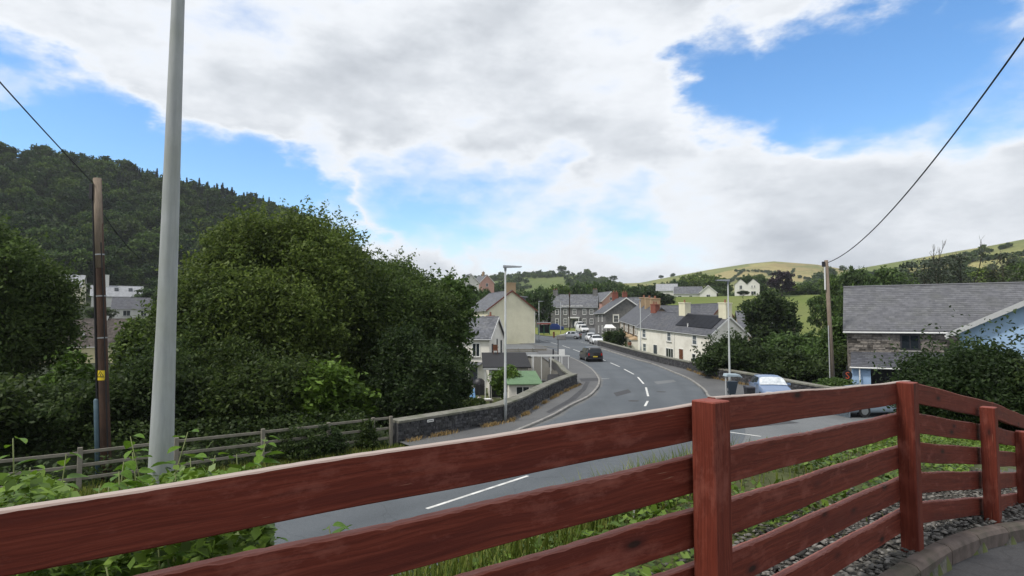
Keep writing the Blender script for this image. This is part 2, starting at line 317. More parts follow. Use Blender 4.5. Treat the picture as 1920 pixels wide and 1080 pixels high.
foliage('leaf_dark', (0.019, 0.036, 0.011), (0.042, 0.071, 0.020), (0.076, 0.114, 0.036), 0.45)
foliage('leaf_mid', (0.034, 0.064, 0.014), (0.070, 0.122, 0.026), (0.115, 0.18, 0.045), 0.4)
foliage('leaf_pale', (0.065, 0.105, 0.020), (0.115, 0.175, 0.035), (0.17, 0.24, 0.06))
foliage('leaf_far', (0.036, 0.066, 0.020), (0.066, 0.112, 0.034), (0.105, 0.160, 0.052), 0.4)
foliage('leaf_forest', (0.015, 0.034, 0.010), (0.032, 0.066, 0.018), (0.058, 0.102, 0.027), 0.42, var=0.45)
foliage('leaf_conifer', (0.009, 0.018, 0.010), (0.018, 0.034, 0.018), (0.034, 0.055, 0.026), 0.1)
foliage('leaf_purple', (0.012, 0.009, 0.018), (0.026, 0.018, 0.034), (0.045, 0.032, 0.052), 0.1)
foliage('leaf_grey', (0.036, 0.048, 0.030), (0.062, 0.080, 0.050), (0.098, 0.12, 0.08), 0.2)
foliage('leaf_glossy', (0.055, 0.115, 0.012), (0.105, 0.20, 0.020), (0.17, 0.29, 0.04), 0.35, 0.42)
foliage('leaf_ivy', (0.050, 0.092, 0.012), (0.095, 0.165, 0.020), (0.16, 0.25, 0.04), 0.25, 0.45)
foliage('grass_blade', (0.055, 0.090, 0.014), (0.115, 0.155, 0.026), (0.22, 0.235, 0.06), 0.3)
plain('stem_green', (0.14, 0.17, 0.05), 0.6); plain('stem_dry', (0.30, 0.24, 0.15), 0.8)
# ground materials
surf('bank_soil', (0.040, 0.050, 0.016), (0.085, 0.10, 0.03), 3, 0.95, 0.5, 0.04, stain=(0.07, 0.055, 0.035), stain_scale=0.8)
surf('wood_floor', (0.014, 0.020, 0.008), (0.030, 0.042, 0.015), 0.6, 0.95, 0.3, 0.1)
surf('lawn', (0.13, 0.165, 0.030), (0.20, 0.22, 0.045), 1.2, 0.95, 0.3, 0.02, stain=(0.26, 0.24, 0.08), stain_scale=0.3, stain_amt=0.6)
surf('pasture', (0.095, 0.135, 0.030), (0.15, 0.185, 0.05), 0.05, 0.95, 0.2, 0.05, stain=(0.19, 0.19, 0.075), stain_scale=0.02, stain_amt=0.7, spec=0.1)
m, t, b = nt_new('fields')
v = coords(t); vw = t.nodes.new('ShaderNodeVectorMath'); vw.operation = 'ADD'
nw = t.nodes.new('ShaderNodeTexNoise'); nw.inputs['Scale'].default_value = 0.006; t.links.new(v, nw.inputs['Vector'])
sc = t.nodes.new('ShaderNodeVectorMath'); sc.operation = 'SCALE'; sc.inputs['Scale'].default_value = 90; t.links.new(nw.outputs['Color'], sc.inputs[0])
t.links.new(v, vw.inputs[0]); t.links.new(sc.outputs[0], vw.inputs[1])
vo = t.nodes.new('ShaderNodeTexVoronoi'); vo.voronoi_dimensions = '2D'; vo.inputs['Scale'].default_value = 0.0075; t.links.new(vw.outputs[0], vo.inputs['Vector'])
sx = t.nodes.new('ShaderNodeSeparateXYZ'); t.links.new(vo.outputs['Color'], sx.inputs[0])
c = ramp(t, sx.outputs[0], [(0.0, (0.10, 0.135, 0.042)), (0.35, (0.155, 0.18, 0.06)), (0.6, (0.25, 0.235, 0.095)), (0.85, (0.33, 0.29, 0.125)), (1.0, (0.23, 0.175, 0.085))])  # yellow cells: dry grass, with sunlit brightness put into the colour
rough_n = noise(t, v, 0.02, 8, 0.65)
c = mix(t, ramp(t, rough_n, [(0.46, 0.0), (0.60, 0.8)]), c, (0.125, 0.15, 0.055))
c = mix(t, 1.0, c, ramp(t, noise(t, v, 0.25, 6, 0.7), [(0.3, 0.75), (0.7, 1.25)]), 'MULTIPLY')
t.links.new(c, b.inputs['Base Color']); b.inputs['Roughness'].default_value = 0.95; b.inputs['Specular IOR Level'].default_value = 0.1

# ------------------------------------------------------------ mesh helpers
def link_mesh(name, me, mat, parent=None):
    if mat is not None and not me.materials: me.materials.append(MATS[mat] if isinstance(mat, str) else mat)
    o = bpy.data.objects.new(name, me); col.objects.link(o)
    if parent is not None: o.parent = parent
    return o
def np_mesh(name, v, f, smooth=False):
    v = np.asarray(v, np.float32); f = np.asarray(f, np.int32); k = f.shape[1]
    me = bpy.data.meshes.new(name); me.vertices.add(len(v)); me.vertices.foreach_set('co', v.ravel())
    me.loops.add(f.size); me.loops.foreach_set('vertex_index', f.ravel())
    me.polygons.add(len(f)); me.polygons.foreach_set('loop_start', np.arange(0, f.size, k, dtype=np.int32))
    me.polygons.foreach_set('loop_total', np.full(len(f), k, np.int32))
    if smooth: me.polygons.foreach_set('use_smooth', np.ones(len(f), bool))
    me.update(calc_edges=True); return me
class MB:                                            # collects shapes that become ONE mesh
    def __init__(s): s.v = []; s.f = []
    def add(s, v, f):
        n = len(s.v); s.v += [tuple(p) for p in v]; s.f += [tuple(i + n for i in q) for q in f]; return s
    def box(s, a, b):
        x0, y0, z0 = a; x1, y1, z1 = b
        return s.add([(x0,y0,z0),(x1,y0,z0),(x1,y1,z0),(x0,y1,z0),(x0,y0,z1),(x1,y0,z1),(x1,y1,z1),(x0,y1,z1)],
                     [(0,3,2,1),(4,5,6,7),(0,1,5,4),(1,2,6,5),(2,3,7,6),(3,0,4,7)])
    def hexa(s, p):                                  # 8 points: bottom ring then top ring
        return s.add(p, [(0,3,2,1),(4,5,6,7),(0,1,5,4),(1,2,6,5),(2,3,7,6),(3,0,4,7)])
    def prism(s, poly, axis, lo, hi):                # polygon in the two other axes, extruded along axis
        def P(q, h):
            if axis == 'x': return (h, q[0], q[1])
            if axis == 'y': return (q[0], h, q[1])
            return (q[0], q[1], h)
        n = len(poly)
        return s.add([P(q, lo) for q in poly] + [P(q, hi) for q in poly],
                     [tuple(range(n))[::-1], tuple(range(n, 2 * n))] + [(i, (i + 1) % n, n + (i + 1) % n, n + i) for i in range(n)])
    def tube(s, pts, rad, n=8, cap=True):
        pts = [Vector(p) for p in pts]; rad = [rad] * len(pts) if isinstance(rad, (int, float)) else rad
        base = len(s.v); up = Vector((0.13, 0.21, 0.97))
        for i, p in enumerate(pts):
            t = (pts[min(i + 1, len(pts) - 1)] - pts[max(i - 1, 0)]).normalized()
            if abs(t.dot(up)) > 0.98: u = t.cross(Vector((1, 0, 0))).normalized()
            else: u = t.cross(up).normalized()
            w = t.cross(u)
            for k in range(n):
                a = 2 * math.pi * k / n; s.v.append(tuple(p + (u * math.cos(a) + w * math.sin(a)) * rad[i]))
        for i in range(len(pts) - 1):
            for k in range(n):
                a, b2 = base + i * n + k, base + i * n + (k + 1) % n
                s.f.append((a, b2, b2 + n, a + n))
        if cap:
            s.f.append(tuple(base + k for k in range(n))[::-1]); s.f.append(tuple(base + (len(pts) - 1) * n + k for k in range(n)))
        return s
    def ball(s, c, r, n=10, m=6):
        rx, ry, rz = (r, r, r) if isinstance(r, (int, float)) else r
        base = len(s.v)
        for i in range(m + 1):
            th = math.pi * i / m
            for k in range(n):
                a = 2 * math.pi * k / n
                s.v.append((c[0] + rx * math.sin(th) * math.cos(a), c[1] + ry * math.sin(th) * math.sin(a), c[2] + rz * math.cos(th)))
        for i in range(m):
            for k in range(n):
                a, b2 = base + i * n + k, base + i * n + (k + 1) % n
                s.f.append((a, a + n, b2 + n, b2))
        return s
    def mesh(s, name, smooth=False, bevel=0.0):
        me = bpy.data.meshes.new(name); me.from_pydata(s.v, [], s.f)
        bm = bmesh.new(); bm.from_mesh(me)
        if smooth: bmesh.ops.remove_doubles(bm, verts=bm.verts, dist=1e-5)
        bmesh.ops.recalc_face_normals(bm, faces=bm.faces)
        if bevel: bmesh.ops.bevel(bm, geom=list(bm.edges), offset=bevel, segments=1, affect='EDGES')
        bm.to_mesh(me); bm.free()
        if smooth:
            for p in me.polygons: p.use_smooth = True
        return me
    def build(s, name, mat, parent=None, smooth=False, bevel=0.0):
        return link_mesh(name, s.mesh(name, smooth, bevel), mat, parent)
def empty(name, loc=(0, 0, 0), rz=0.0):
    o = bpy.data.objects.new(name, None); col.objects.link(o); o.location = loc; o.rotation_euler = (0, 0, rz); o.empty_display_size = 0.3
    return o
def tag(o, label=None, cat=None, group=None, kind=None):
    if label: o['label'] = label
    if cat: o['category'] = cat
    if group: o['group'] = group
    if kind: o['kind'] = kind
    return o
def copy_tree(o, parent=None):
    c = o.copy(); col.objects.link(c)
    for k in list(c.keys()):
        if k in ('label', 'group') and parent is None: del c[k]
    c.parent = parent
    for ch in list(o.children): copy_tree(ch, c)
    return c
# ------------------------------------------------------------ terrain
def sm(u): u = np.clip(u, 0, 1); return u * u * (3 - 2 * u)
def pdist(x, y, poly):          # distance to a polyline and side (+ left of its direction)
    best = np.full(x.shape, 1e9); side = np.zeros(x.shape)
    for (ax, ay), (bx, by) in zip(poly[:-1], poly[1:]):
        dx, dy = bx - ax, by - ay; L2 = dx * dx + dy * dy
        t = np.clip(((x - ax) * dx + (y - ay) * dy) / L2, 0, 1)
        d = np.hypot(x - ax - t * dx, y - ay - t * dy); cr_ = dx * (y - ay) - dy * (x - ax)
        upd = d < best - 1e-6; best = np.where(upd, d, best); side = np.where(upd, np.sign(cr_), side)
    return best, side
NEAR_EDGE = [(-30, -24), (-13, -3.5), (-5.8, 5.2), (.57, 12.9), (3.2, 16.1), (6.0, 18.4), (8.6, 20), (10.6, 21.0), (15.3, 24.0), (22, 27.5), (34, 33), (70, 45)]
LEFT_EDGE = [(-40, -8), (-22, 9.5), (-12.2, 17.5), (-4.5, 23.5), (-.36, 28), (1.47, 34.3), (3.7, 41.5), (4.85, 44.6), (4.5, 50), (4.6, 58), (4.0, 68), (3.6, 78), (3.6, 100), (-8, 112), (-60, 150)]
RIGHT_EDGE = [(60, 42), (24, 36), (18.4, 34), (17.6, 37), (17.3, 42), (16.4, 49), (16.7, 57), (16, 66), (15.4, 75.5), (14.6, 86), (13.6, 97), (14.5, 112), (18, 130), (25, 165), (30, 200)]
def plateau(x): return 3.17 - 0.18 * np.minimum(0.5 * np.logaddexp(0, (x - 3.1) / 0.5), 9)
KERB = [(-2.2, .2), (-.6, 1.25), (.6, 2.2), (1.45, 3.0), (2.09, 3.59), (2.5, 3.93), (3.04, 4.39), (3.69, 4.9), (4.55, 5.51), (5.4, 6.2), (6.3, 7.05), (7.7, 8.5), (9.6, 10.3)]
KERB = [(x + .034, y - .037) for x, y in KERB]
def prof(px_y, flip=0):
    az, te = [], []
    for px, py in px_y:
        d = ray(px, py); az.append(math.atan2(d.x, d.y)); te.append(d.z / math.hypot(d.x, d.y))
    return np.array(az), np.array(te)
HILLS = [  # silhouette pixels of the bare ground, start and ridge distance
    ([(-4000, 340), (-900, 285), (0, 294), (60, 297), (150, 312), (200, 316), (260, 334), (330, 352), (440, 376), (500, 392), (560, 414), (620, 452), (700, 505), (800, 548), (900, 572), (1000, 585), (1100, 600)], 228, 430, 1.0),
    ([(500, 575), (700, 540), (870, 521), (930, 518), (1000, 514), (1060, 512), (1100, 514), (1140, 525), (1165, 530), (1200, 529), (1300, 545), (1500, 570)], 330, 800, 1.35),
    ([(1100, 565), (1150, 543), (1190, 531), (1250, 519), (1330, 504), (1400, 493), (1450, 488), (1530, 494), (1600, 506), (1700, 522), (1900, 560)], 430, 1000, 1.35),
    ([(1440, 590), (1500, 550), (1540, 524), (1580, 509), (1620, 500), (1700, 486), (1800, 468), (1860, 458), (1920, 446), (2100, 420), (2800, 430), (5000, 470)], 170, 640, 1.6)]
HP = [prof(h[0]) for h in HILLS]
def height(x, y):
    x = np.asarray(x, float); y = np.asarray(y, float)
    r = np.hypot(x, y); az = np.arctan2(x, y); st = street(np.clip(y, -50, 230))
    dl, sl = pdist(x, y, LEFT_EDGE); dr, sr = pdist(x, y, RIGHT_EDGE); dn, sn = pdist(x, y, NEAR_EDGE)
    z = st - 0.06
    # left: gardens and the river below the street, then rising to the houses under the wood
    zl = np.interp(r, [0, 20, 60, 150, 172, 203, 222, 260, 600], [-1, -1.5, -3, -3, 5.0, 8.4, 9.3, 12, 14])
    zg = -2.5 + (st + 2.42) * sm((y - 72) / 6)
    wl = sm((-az - 0.22) / 0.25); zl = zl * wl + np.where(y > 230, st, zg) * (1 - wl)
    z = np.where(sl > 0, z + (zl - z) * sm((dl - 0.3) / 2.2), z)
    # right: gardens below the wall, then the valley side
    zr = np.interp(r, [0, 45, 62, 100, 130, 200, 240, 330, 700], [0, 0, -1.9, -1.0, 2.0, 9, 14, 17, 18])
    wr = sm((az - 0.13) / 0.12); zr = np.where(wr > 0, zr * wr + (st - 1.2 * sm((y - 44) / 8) * (1 - sm((y - 100) / 20))) * (1 - wr), st)
    z = np.where((sr < 0) & (dl > 0), z + (zr - z) * sm((dr - 0.4) / 2.5), z)
    # hills
    for (h, r0, r1, ex), (a, te) in zip(HILLS, HP):
        zt = CZ + np.interp(az, a, te) * r1
        u = (r - r0) / (r1 - r0); zz = np.where(u < 1, zt * np.clip(u, 1e-6, 1) ** ex, zt * np.clip(1 - (u - 1) * 0.25, 0.3, 1))
        z = np.where((u > 0) & (y > 0), np.maximum(z, zz + (z - 0) * (1 - np.clip(u * 2, 0, 1))), z)
    # the near bank up to the car park behind the red fence
    zp = plateau(x); dk, sk = pdist(x, y, KERB)
    bank = zp * sm(dn / 5.6 * 0.93 + 0.02) + 0.0
    bank = np.where(sk < 0, np.minimum(bank, zp - 0.2), np.minimum(bank, zp - 0.02))
    nearside = (sn < 0)
    z = np.where(nearside, np.where(dn < 0.15, -0.06, bank), z)
    return z
def hz(x, y): return float(height(np.array([x]), np.array([y]))[0])

rr = np.concatenate([np.arange(0.6, 9, 0.16), 9 * 1.028 ** np.arange(0, 212)])
aa = np.concatenate([np.arange(-180, -80, 5.0), np.arange(-80, 80.01, 0.55), np.arange(85, 180, 5.0)]) * math.pi / 180
A, RR = np.meshgrid(aa, rr)
GX, GY = RR * np.sin(A), RR * np.cos(A); GZ = height(GX, GY)
GZ = GZ + np.where(RR > 12, 0.0, 0)
nr, na = GX.shape
V = np.stack([GX, GY, GZ], -1).reshape(-1, 3)
ii, jj = np.meshgrid(np.arange(nr - 1), np.arange(na), indexing='ij')
j2 = (jj + 1) % na
Fq = np.stack([ii * na + jj, ii * na + j2, (ii + 1) * na + j2, (ii + 1) * na + jj], -1).reshape(-1, 4)
c0 = len(V); V = np.vstack([V, [[0, 0, hz(0.01, 0.01)]]])
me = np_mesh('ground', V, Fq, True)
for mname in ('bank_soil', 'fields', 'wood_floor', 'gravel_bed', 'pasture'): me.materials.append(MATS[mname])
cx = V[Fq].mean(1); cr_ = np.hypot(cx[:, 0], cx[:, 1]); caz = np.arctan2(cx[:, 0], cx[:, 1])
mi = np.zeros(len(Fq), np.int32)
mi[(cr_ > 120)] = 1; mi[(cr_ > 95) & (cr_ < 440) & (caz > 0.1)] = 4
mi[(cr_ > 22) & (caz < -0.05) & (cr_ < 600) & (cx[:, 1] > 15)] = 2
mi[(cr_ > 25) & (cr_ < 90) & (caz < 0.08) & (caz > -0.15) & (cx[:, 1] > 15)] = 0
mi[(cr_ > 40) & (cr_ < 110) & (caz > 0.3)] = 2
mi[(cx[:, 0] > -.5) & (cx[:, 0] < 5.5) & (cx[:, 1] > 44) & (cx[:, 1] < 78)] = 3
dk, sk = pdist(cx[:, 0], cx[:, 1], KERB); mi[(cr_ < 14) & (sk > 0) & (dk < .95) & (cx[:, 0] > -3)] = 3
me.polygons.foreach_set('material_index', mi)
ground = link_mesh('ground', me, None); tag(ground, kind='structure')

# ------------------------------------------------------------ roads
def sheet(name, pairs, mat, dz, sub=6, cross=4):         # ribbon between paired edge points, following the street
    L = np.array([p[0][:2] for p in pairs], float); Rr_ = np.array([p[1][:2] for p in pairs], float)
    n = len(pairs); tt = np.linspace(0, n - 1, (n - 1) * sub + 1)
    def cat(P):
        out = []
        for t in tt:
            i = min(int(t), n - 2); u = t - i
            p0, p1, p2, p3 = P[max(i - 1, 0)], P[i], P[i + 1], P[min(i + 2, n - 1)]
            out.append(0.5 * ((2 * p1) + (-p0 + p2) * u + (2 * p0 - 5 * p1 + 4 * p2 - p3) * u * u + (-p0 + 3 * p1 - 3 * p2 + p3) * u ** 3))
        return np.array(out)
    Ls, Rs = cat(L), cat(Rr_)
    W = np.linspace(0, 1, cross + 1)
    P = Ls[:, None, :] * (1 - W)[None, :, None] + Rs[:, None, :] * W[None, :, None]
    Z = street(np.clip(P[..., 1], -50, 230)) + dz
    v = np.concatenate([P, Z[..., None]], -1).reshape(-1, 3)
    k = cross + 1; m_ = len(tt)
    a, b = np.meshgrid(np.arange(m_ - 1), np.arange(cross), indexing='ij')
    f = np.stack([a * k + b, a * k + b + 1, (a + 1) * k + b + 1, (a + 1) * k + b], -1).reshape(-1, 4)
    me = np_mesh(name, v, f, True); at_ = me.attributes.new('cross', 'FLOAT', 'POINT'); at_.data.foreach_set('value', np.tile(W, m_).astype(np.float32)); bm = bmesh.new(); bm.from_mesh(me); bmesh.ops.recalc_face_normals(bm, faces=bm.faces)
    if bm.faces and sum(q.normal.z for q in bm.faces) < 0: bmesh.ops.reverse_faces(bm, faces=bm.faces)
    bm.to_mesh(me); bm.free()
    return link_mesh(name, me, mat), Ls, Rs
S = on_street
LK = [Vector((-31, -20, 0)), Vector((-17.5, 2.5, 0)), Vector((-11.4, 9.8, 0)), Vector((-5, 17.5, 0)), Vector((-2.3, 20.7, 0)), S(1018, 791), S(1074, 761), S(1104, 746), S(1118, 733), S(1125, 720), S(1123, 709), S(1111, 694), S(1092, 681.5), S(1070, 671), S(1046, 661.5), S(1018, 651)]
RK = [Vector((-24, -24, 0)), Vector((-12, -3.5, 0)), Vector((-5.8, 5.2, 0)), Vector((.57, 12.9, 0)), Vector((3.6, 16.2, 0)), Vector((9.0, 24, 0)), Vector((11.2, 31, 0)), S(1328, 746), S(1322, 737), S(1312, 727), S(1289, 711), S(1259, 698), S(1222, 683), S(1185, 673), S(1157, 664), S(1125, 654)]
road, LKs, RKs = sheet('road', list(zip(LK, RK)), 'asphalt', 0.012, cross=16)
tag(road, kind='structure')
fore, _, _ = sheet('side_road', [(Vector((3.0, 17.5, 0)), Vector((3.2, 16.1, 0))), (Vector((8.2, 25.5, 0)), Vector((8.6, 20, 0))), (Vector((10.8, 31.0, 0)), Vector((11.5, 21.3, 0))), (Vector((14.6, 33.2, 0)), Vector((15.5, 24.0, 0))), (Vector((20, 34.0, 0)), Vector((22, 27.5, 0))), (Vector((31, 38.0, 0)), Vector((34, 33, 0))), (Vector((66, 51, 0)), Vector((70, 45, 0)))], 'asphalt_side', 0.006, cross=6)
tag(fore, kind='structure')
sq, _, _ = sheet('square', [((-60, 148), (-58, 160)), ((-25, 118), (-22, 132)), ((-9, 108.5), (-2, 124)), ((1.5, 101.5), (6, 134)), ((5.5, 94), (14, 150)), ((9, 90), (20, 152)), ((13.4, 92), (18, 120))], 'asphalt', 0.004, cross=10)
tag(sq, kind='structure')
dw, _, _ = sheet('driveway', [((-3.5, 77.5), (4.4, 77.0)), ((-3.8, 88), (4.2, 88)), ((-4.2, 99.5), (4.4, 101.5))], 'asphalt_side', -0.03); tag(dw, kind='structure')
lane, _, _ = sheet('lane', [((9, 118), (17, 118)), ((13, 140), (20.5, 140)), ((17.5, 155), (25.5, 160)), ((21, 175), (29, 178)), ((24, 200), (32, 203))], 'asphalt_side', 0.002, cross=4)
tag(lane, kind='structure')
def ribbon_kerb(name, pts, side, mat='kerb_stone', w=0.14, h=0.115):
    mb = MB(); pts = [Vector((p[0], p[1], 0)) for p in pts]; prev = None
    for i, p in enumerate(pts):
        t = (pts[min(i + 1, len(pts) - 1)] - pts[max(i - 1, 0)]).normalized(); n = Vector((-t.y, t.x, 0)) * side
        z = float(street(p.y)); ring = [p + n * 0.0 + Vector((0, 0, z - 0.1)), p + Vector((0, 0, z + h - 0.02)), p + n * 0.02 + Vector((0, 0, z + h)), p + n * w + Vector((0, 0, z + h)), p + n * w + Vector((0, 0, z - 0.1))]
        b0 = len(mb.v); mb.v += [tuple(q) for q in ring]
        if prev is not None:
            for k in range(4): mb.f.append((prev + k, prev + k + 1, b0 + k + 1, b0 + k))
        prev = b0
    o = mb.build(name, mat); tag(o, kind='structure'); return o
ribbon_kerb('kerb', LKs[18:], 1)
corner = [Vector((40, 40.5, 0)), Vector((27, 36.3, 0)), Vector((20, 34.0, 0)), Vector((16.5, 33.4, 0)), Vector((14.2, 33.3, 0)), Vector((12.6, 34.6, 0))]
rk_pts = corner + [Vector((q[0], q[1], 0)) for q in RKs[42:]]
ribbon_kerb('kerb', rk_pts, -1)
pl, _, _ = sheet('pavement', [(LK[4] + Vector((-.1, .1, 0)), (-4.4, 23.6)), (S(1018, 791), (-.5, 28.1)), (S(1074, 761), (1.4, 34.3)), (S(1118, 733), (3.6, 41.5)), (S(1125, 720), (4.8, 44.6)), (S(1123, 709), (4.6, 50)), (S(1111, 694), (4.6, 58)), (S(1092, 681.5), (4.0, 68)), (S(1070, 671), (3.6, 78)), (S(1018, 651), (3.4, 99))], 'pavement', 0.100)
tag(pl, kind='structure')
pr, _, _ = sheet('pavement', [((12.8, 34.6), (18.4, 34.1)), (S(1328, 746) + Vector((.1, 0, 0)), (17.7, 37)), (S(1312, 727), (17.4, 42)), (S(1289, 711), (16.5, 49)), (S(1259, 698), (16.8, 57)), (S(1222, 683), (16.1, 66)), (S(1185, 673), (15.5, 75.5)), (S(1157, 664), (14.7, 86)), (S(1130, 655.5), (13.8, 97))], 'pavement', 0.100)
tag(pr, kind='structure')
# painted lines, each its own
def paint(p, q, w, name='road_line', mid=None, dz=0.017):
    p, q = Vector(p), Vector(q); pts = [p, q] if mid is None else [p, Vector(mid), q]
    mb = MB(); prev = None
    for i, a in enumerate(pts):
        t = (pts[min(i + 1, len(pts) - 1)] - pts[max(i - 1, 0)]); t.z = 0; t.normalize(); n = Vector((-t.y, t.x, 0)) * w / 2
        b0 = len(mb.v)
        for q_ in (a + n, a - n): mb.v.append((q_.x, q_.y, float(street(q_.y)) + dz))
        if prev is not None: mb.f.append((prev, prev + 1, b0 + 1, b0))
        prev = b0
    return mb.build(name, 'paint_white', road)
zz5 = lambda x, y: S(1000 + x / 5.4, 600 + y / 5.4)
dashes = [((1130, 875), (1158, 822)), ((1163, 775), (1140, 685)), ((1117, 648), (1058, 580)), ((1018, 551), (919, 499)), ((873, 474), (779, 434)), ((732, 415), (678, 391)), ((472, 323), (403, 298)), ((370, 286), (294, 260)), ((250, 248), (176, 228)), ((142, 219), (80, 205))]
for a, b in dashes:
    p, q = zz5(*a), zz5(*b); paint(p, q, 0.13)
paint(S(800, 955), S(990, 893), 0.11); paint((-7.9, 8.4, 0), (-5.3, 11.5, 0), 0.11)
paint(S(1358, 809.5), S(1427, 819), 0.12); paint(zz5(690, 597), zz5(770, 597), 0.12)
for k in range(9):
    a = S(1085 + k * 5.2, 641.0 + k * 1.35); paint(a, a + Vector((0.8, -0.35, 0)), 0.2)
def decal(name, px_pts, mat, dz, parent):
    P_ = [S(*q) for q in px_pts]; me_ = MB().add([(q.x, q.y, float(street(q.y)) + dz) for q in P_], [tuple(range(len(P_)))]).mesh(name)
    if me_.polygons[0].normal.z < 0: me_.flip_normals()
    return link_mesh(name, me_, mat, parent)
decal('repair_patch', [(1086, 712), (1122, 711), (1124, 717), (1090, 718)], 'tarmac', .1045, pl)
decal('repair_patch', [(1098, 718), (1106, 718), (1099, 733), (1080, 752), (1030, 779), (1024, 776), (1066, 752), (1090, 732)], 'tarmac', .1045, pl)
decal('repair_patch', [(1150, 737), (1178, 730), (1184, 736), (1156, 744)], 'tarmac', .0155, road); decal('repair_patch', [(1226, 716), (1262, 712), (1268, 716), (1232, 721)], 'asphalt_side', .0155, road)
decal('repair_patch', [(1390, 795), (1470, 788), (1500, 793), (1405, 802)], 'tarmac', .0095, fore)
for q in ((1188, 752), (1105, 690), (1240, 735)):
    c_ = S(*q); cv = MB().tube([(c_.x, c_.y, .012), (c_.x, c_.y, .0185)], .33, 18).build('manhole_cover', 'wall_core', road)
tm = MB()                                                    # tarmac of the car park, camera side of the kerb
kp = [Vector((p[0], p[1], 0)) for p in KERB]
prev = None
for i, p in enumerate(kp):
    t = (kp[min(i + 1, len(kp) - 1)] - kp[max(i - 1, 0)]).normalized(); n = Vector((t.y, -t.x, 0))
    b0 = len(tm.v)
    for k in range(9):
        q = p - n * 0.1 + n * (k * k * 0.13); tm.v.append((q.x, q.y, float(plateau(np.array([q.x]))[0]) - 0.115 - 0.004 * k))
    if prev is not None:
        for k in range(8): tm.f.append((prev + k, prev + k + 1, b0 + k + 1, b0 + k))
    prev = b0
o = tm.build('car_park', 'tarmac', smooth=True); tag(o, kind='structure')
kerb_root = empty('edging_kerb', (0, 0, 0)); tag(kerb_root, kind='structure')
# concrete edging stones along the car park, each one a piece
acc = []
for a, b in zip(kp[:-1], kp[1:]): acc.append((b - a).length)
tot_l = sum(acc)
def along(poly, s):
    for a, b in zip(poly[:-1], poly[1:]):
        l = (b - a).length
        if s <= l: return a + (b - a) * (s / l), (b - a).normalized()
        s -= l
    return poly[-1].copy(), (poly[-1] - poly[-2]).normalized()
s = 0.0
while s < tot_l - 0.3:
    l = random.uniform(0.56, 0.68); g = 0.007
    mb = MB(); prev = None
    for k in range(4):
        p, t = along(kp, min(s + g + (l - 2 * g) * k / 3, tot_l)); n = Vector((-t.y, t.x, 0))
        zt = float(plateau(np.array([p.x]))[0]) + 0.012
        jz = random.uniform(-.003, .003)
        ring = [p - n * 0.0 + Vector((0, 0, zt - .3)), p + Vector((0, 0, zt - .035)), p + n * .02 + Vector((0, 0, zt - .008 + jz)), p + n * .05 + Vector((0, 0, zt + jz)), p + n * .105 + Vector((0, 0, zt + jz)), p + n * .115 + Vector((0, 0, zt - .3))]
        b0 = len(mb.v); mb.v += [tuple(q) for q in ring]
        if prev is not None:
            for q in range(5): mb.f.append((prev + q, prev + q + 1, b0 + q + 1, b0 + q))
        else: mb.f.append(tuple(range(b0, b0 + 6)))
        prev = b0
    mb.f.append(tuple(range(prev, prev + 6))[::-1])
    mb.build('edging_stone', 'kerb_concrete', kerb_root); s += l

# ------------------------------------------------------------ stone walls
def stone_wall(label, pts, h, thick, below, course=0.115, mats=('wall_core', 'wall_stone', 'coping'), faces=(1,), seed=1, cap_h=0.12):
    rnd = random.Random(seed)
    P = [Vector((p[0], p[1], 0)) for p in pts]; root = empty('stone_wall', (P[0].x, P[0].y, float(street(P[0].y)))); tag(root, label, 'wall')
    off = -root.location
    zb = lambda p: float(street(p.y))
    def offs(i, d):
        t = (P[min(i + 1, len(P) - 1)] - P[max(i - 1, 0)]).normalized(); return P[i] + Vector((t.y, -t.x, 0)) * d     # + is the right of its direction
    core = MB(); cap = MB(); stones = MB()
    for i in range(len(P) - 1):
        a0, a1, b0, b1 = offs(i, 0), offs(i, -thick), offs(i + 1, 0), offs(i + 1, -thick)
        up = lambda p, z: p + Vector((0, 0, zb(p) + z)) + off
        core.hexa([up(a0, -below), up(b0, -below), up(b1, -below), up(a1, -below), up(a0, h - .002), up(b0, h - .002), up(b1, h - .002), up(a1, h - .002)])
        c0, c1, d0, d1 = offs(i, .06), offs(i, -thick - .06), offs(i + 1, .06), offs(i + 1, -thick - .06)
        cap.hexa([up(c0, h), up(d0, h), up(d1, h), up(c1, h), up(c0, h + cap_h * .7), up(d0, h + cap_h * .7), up(d1, h + cap_h), up(c1, h + cap_h)])
        for fc in faces:
            s0, s1 = (a0, b0) if fc == 1 else (b1, a1)
            L = (s1 - s0).length; t = (s1 - s0).normalized(); n = Vector((t.y, -t.x, 0)); z = -0.05
            while z < h - 0.05:
                ch = min(course * rnd.uniform(.7, 1.3), h - z); s = 0
                while s < L - .02:
                    l = min(rnd.uniform(.1, .34), L - s); o_ = rnd.uniform(.012, .05); g = .012
                    q = []
                    for zq in (z + g, z + ch - g):
                        for ss, oo in ((s + g, o_ * rnd.uniform(.5, 1)), (s + l - g, o_ * rnd.uniform(.5, 1)), (s + l - g, -.02), (s + g, -.02)):
                            p = s0 + t * ss + n * oo; q.append(p + Vector((0, 0, zb(s0 + t * ss) + zq + rnd.uniform(-.01, .01))) + off)
                    stones.hexa(q); s += l
                z += ch
    core.build('core', mats[0], root); cap.build('coping', mats[2], root)
    st = stones.build('stones', mats[1], root); tag(st, kind='stuff')
    return root
lw = stone_wall('long dark stone parapet wall curving beside the left pavement, end post fence joined on', [(-4.35, 23.45), (-2.4, 25.7), (-.45, 28.1), (.6, 31), (1.47, 34.3), (2.5, 37.9), (3.65, 41.5), (4.7, 44.4)], 0.80, 0.42, 3.6, seed=3)
stone_wall('short return of dark stone wall running back behind the garden shed', [(4.7, 44.5), (4.45, 50), (4.6, 58), (4.2, 64)], 0.62, 0.35, 3.4, seed=4)
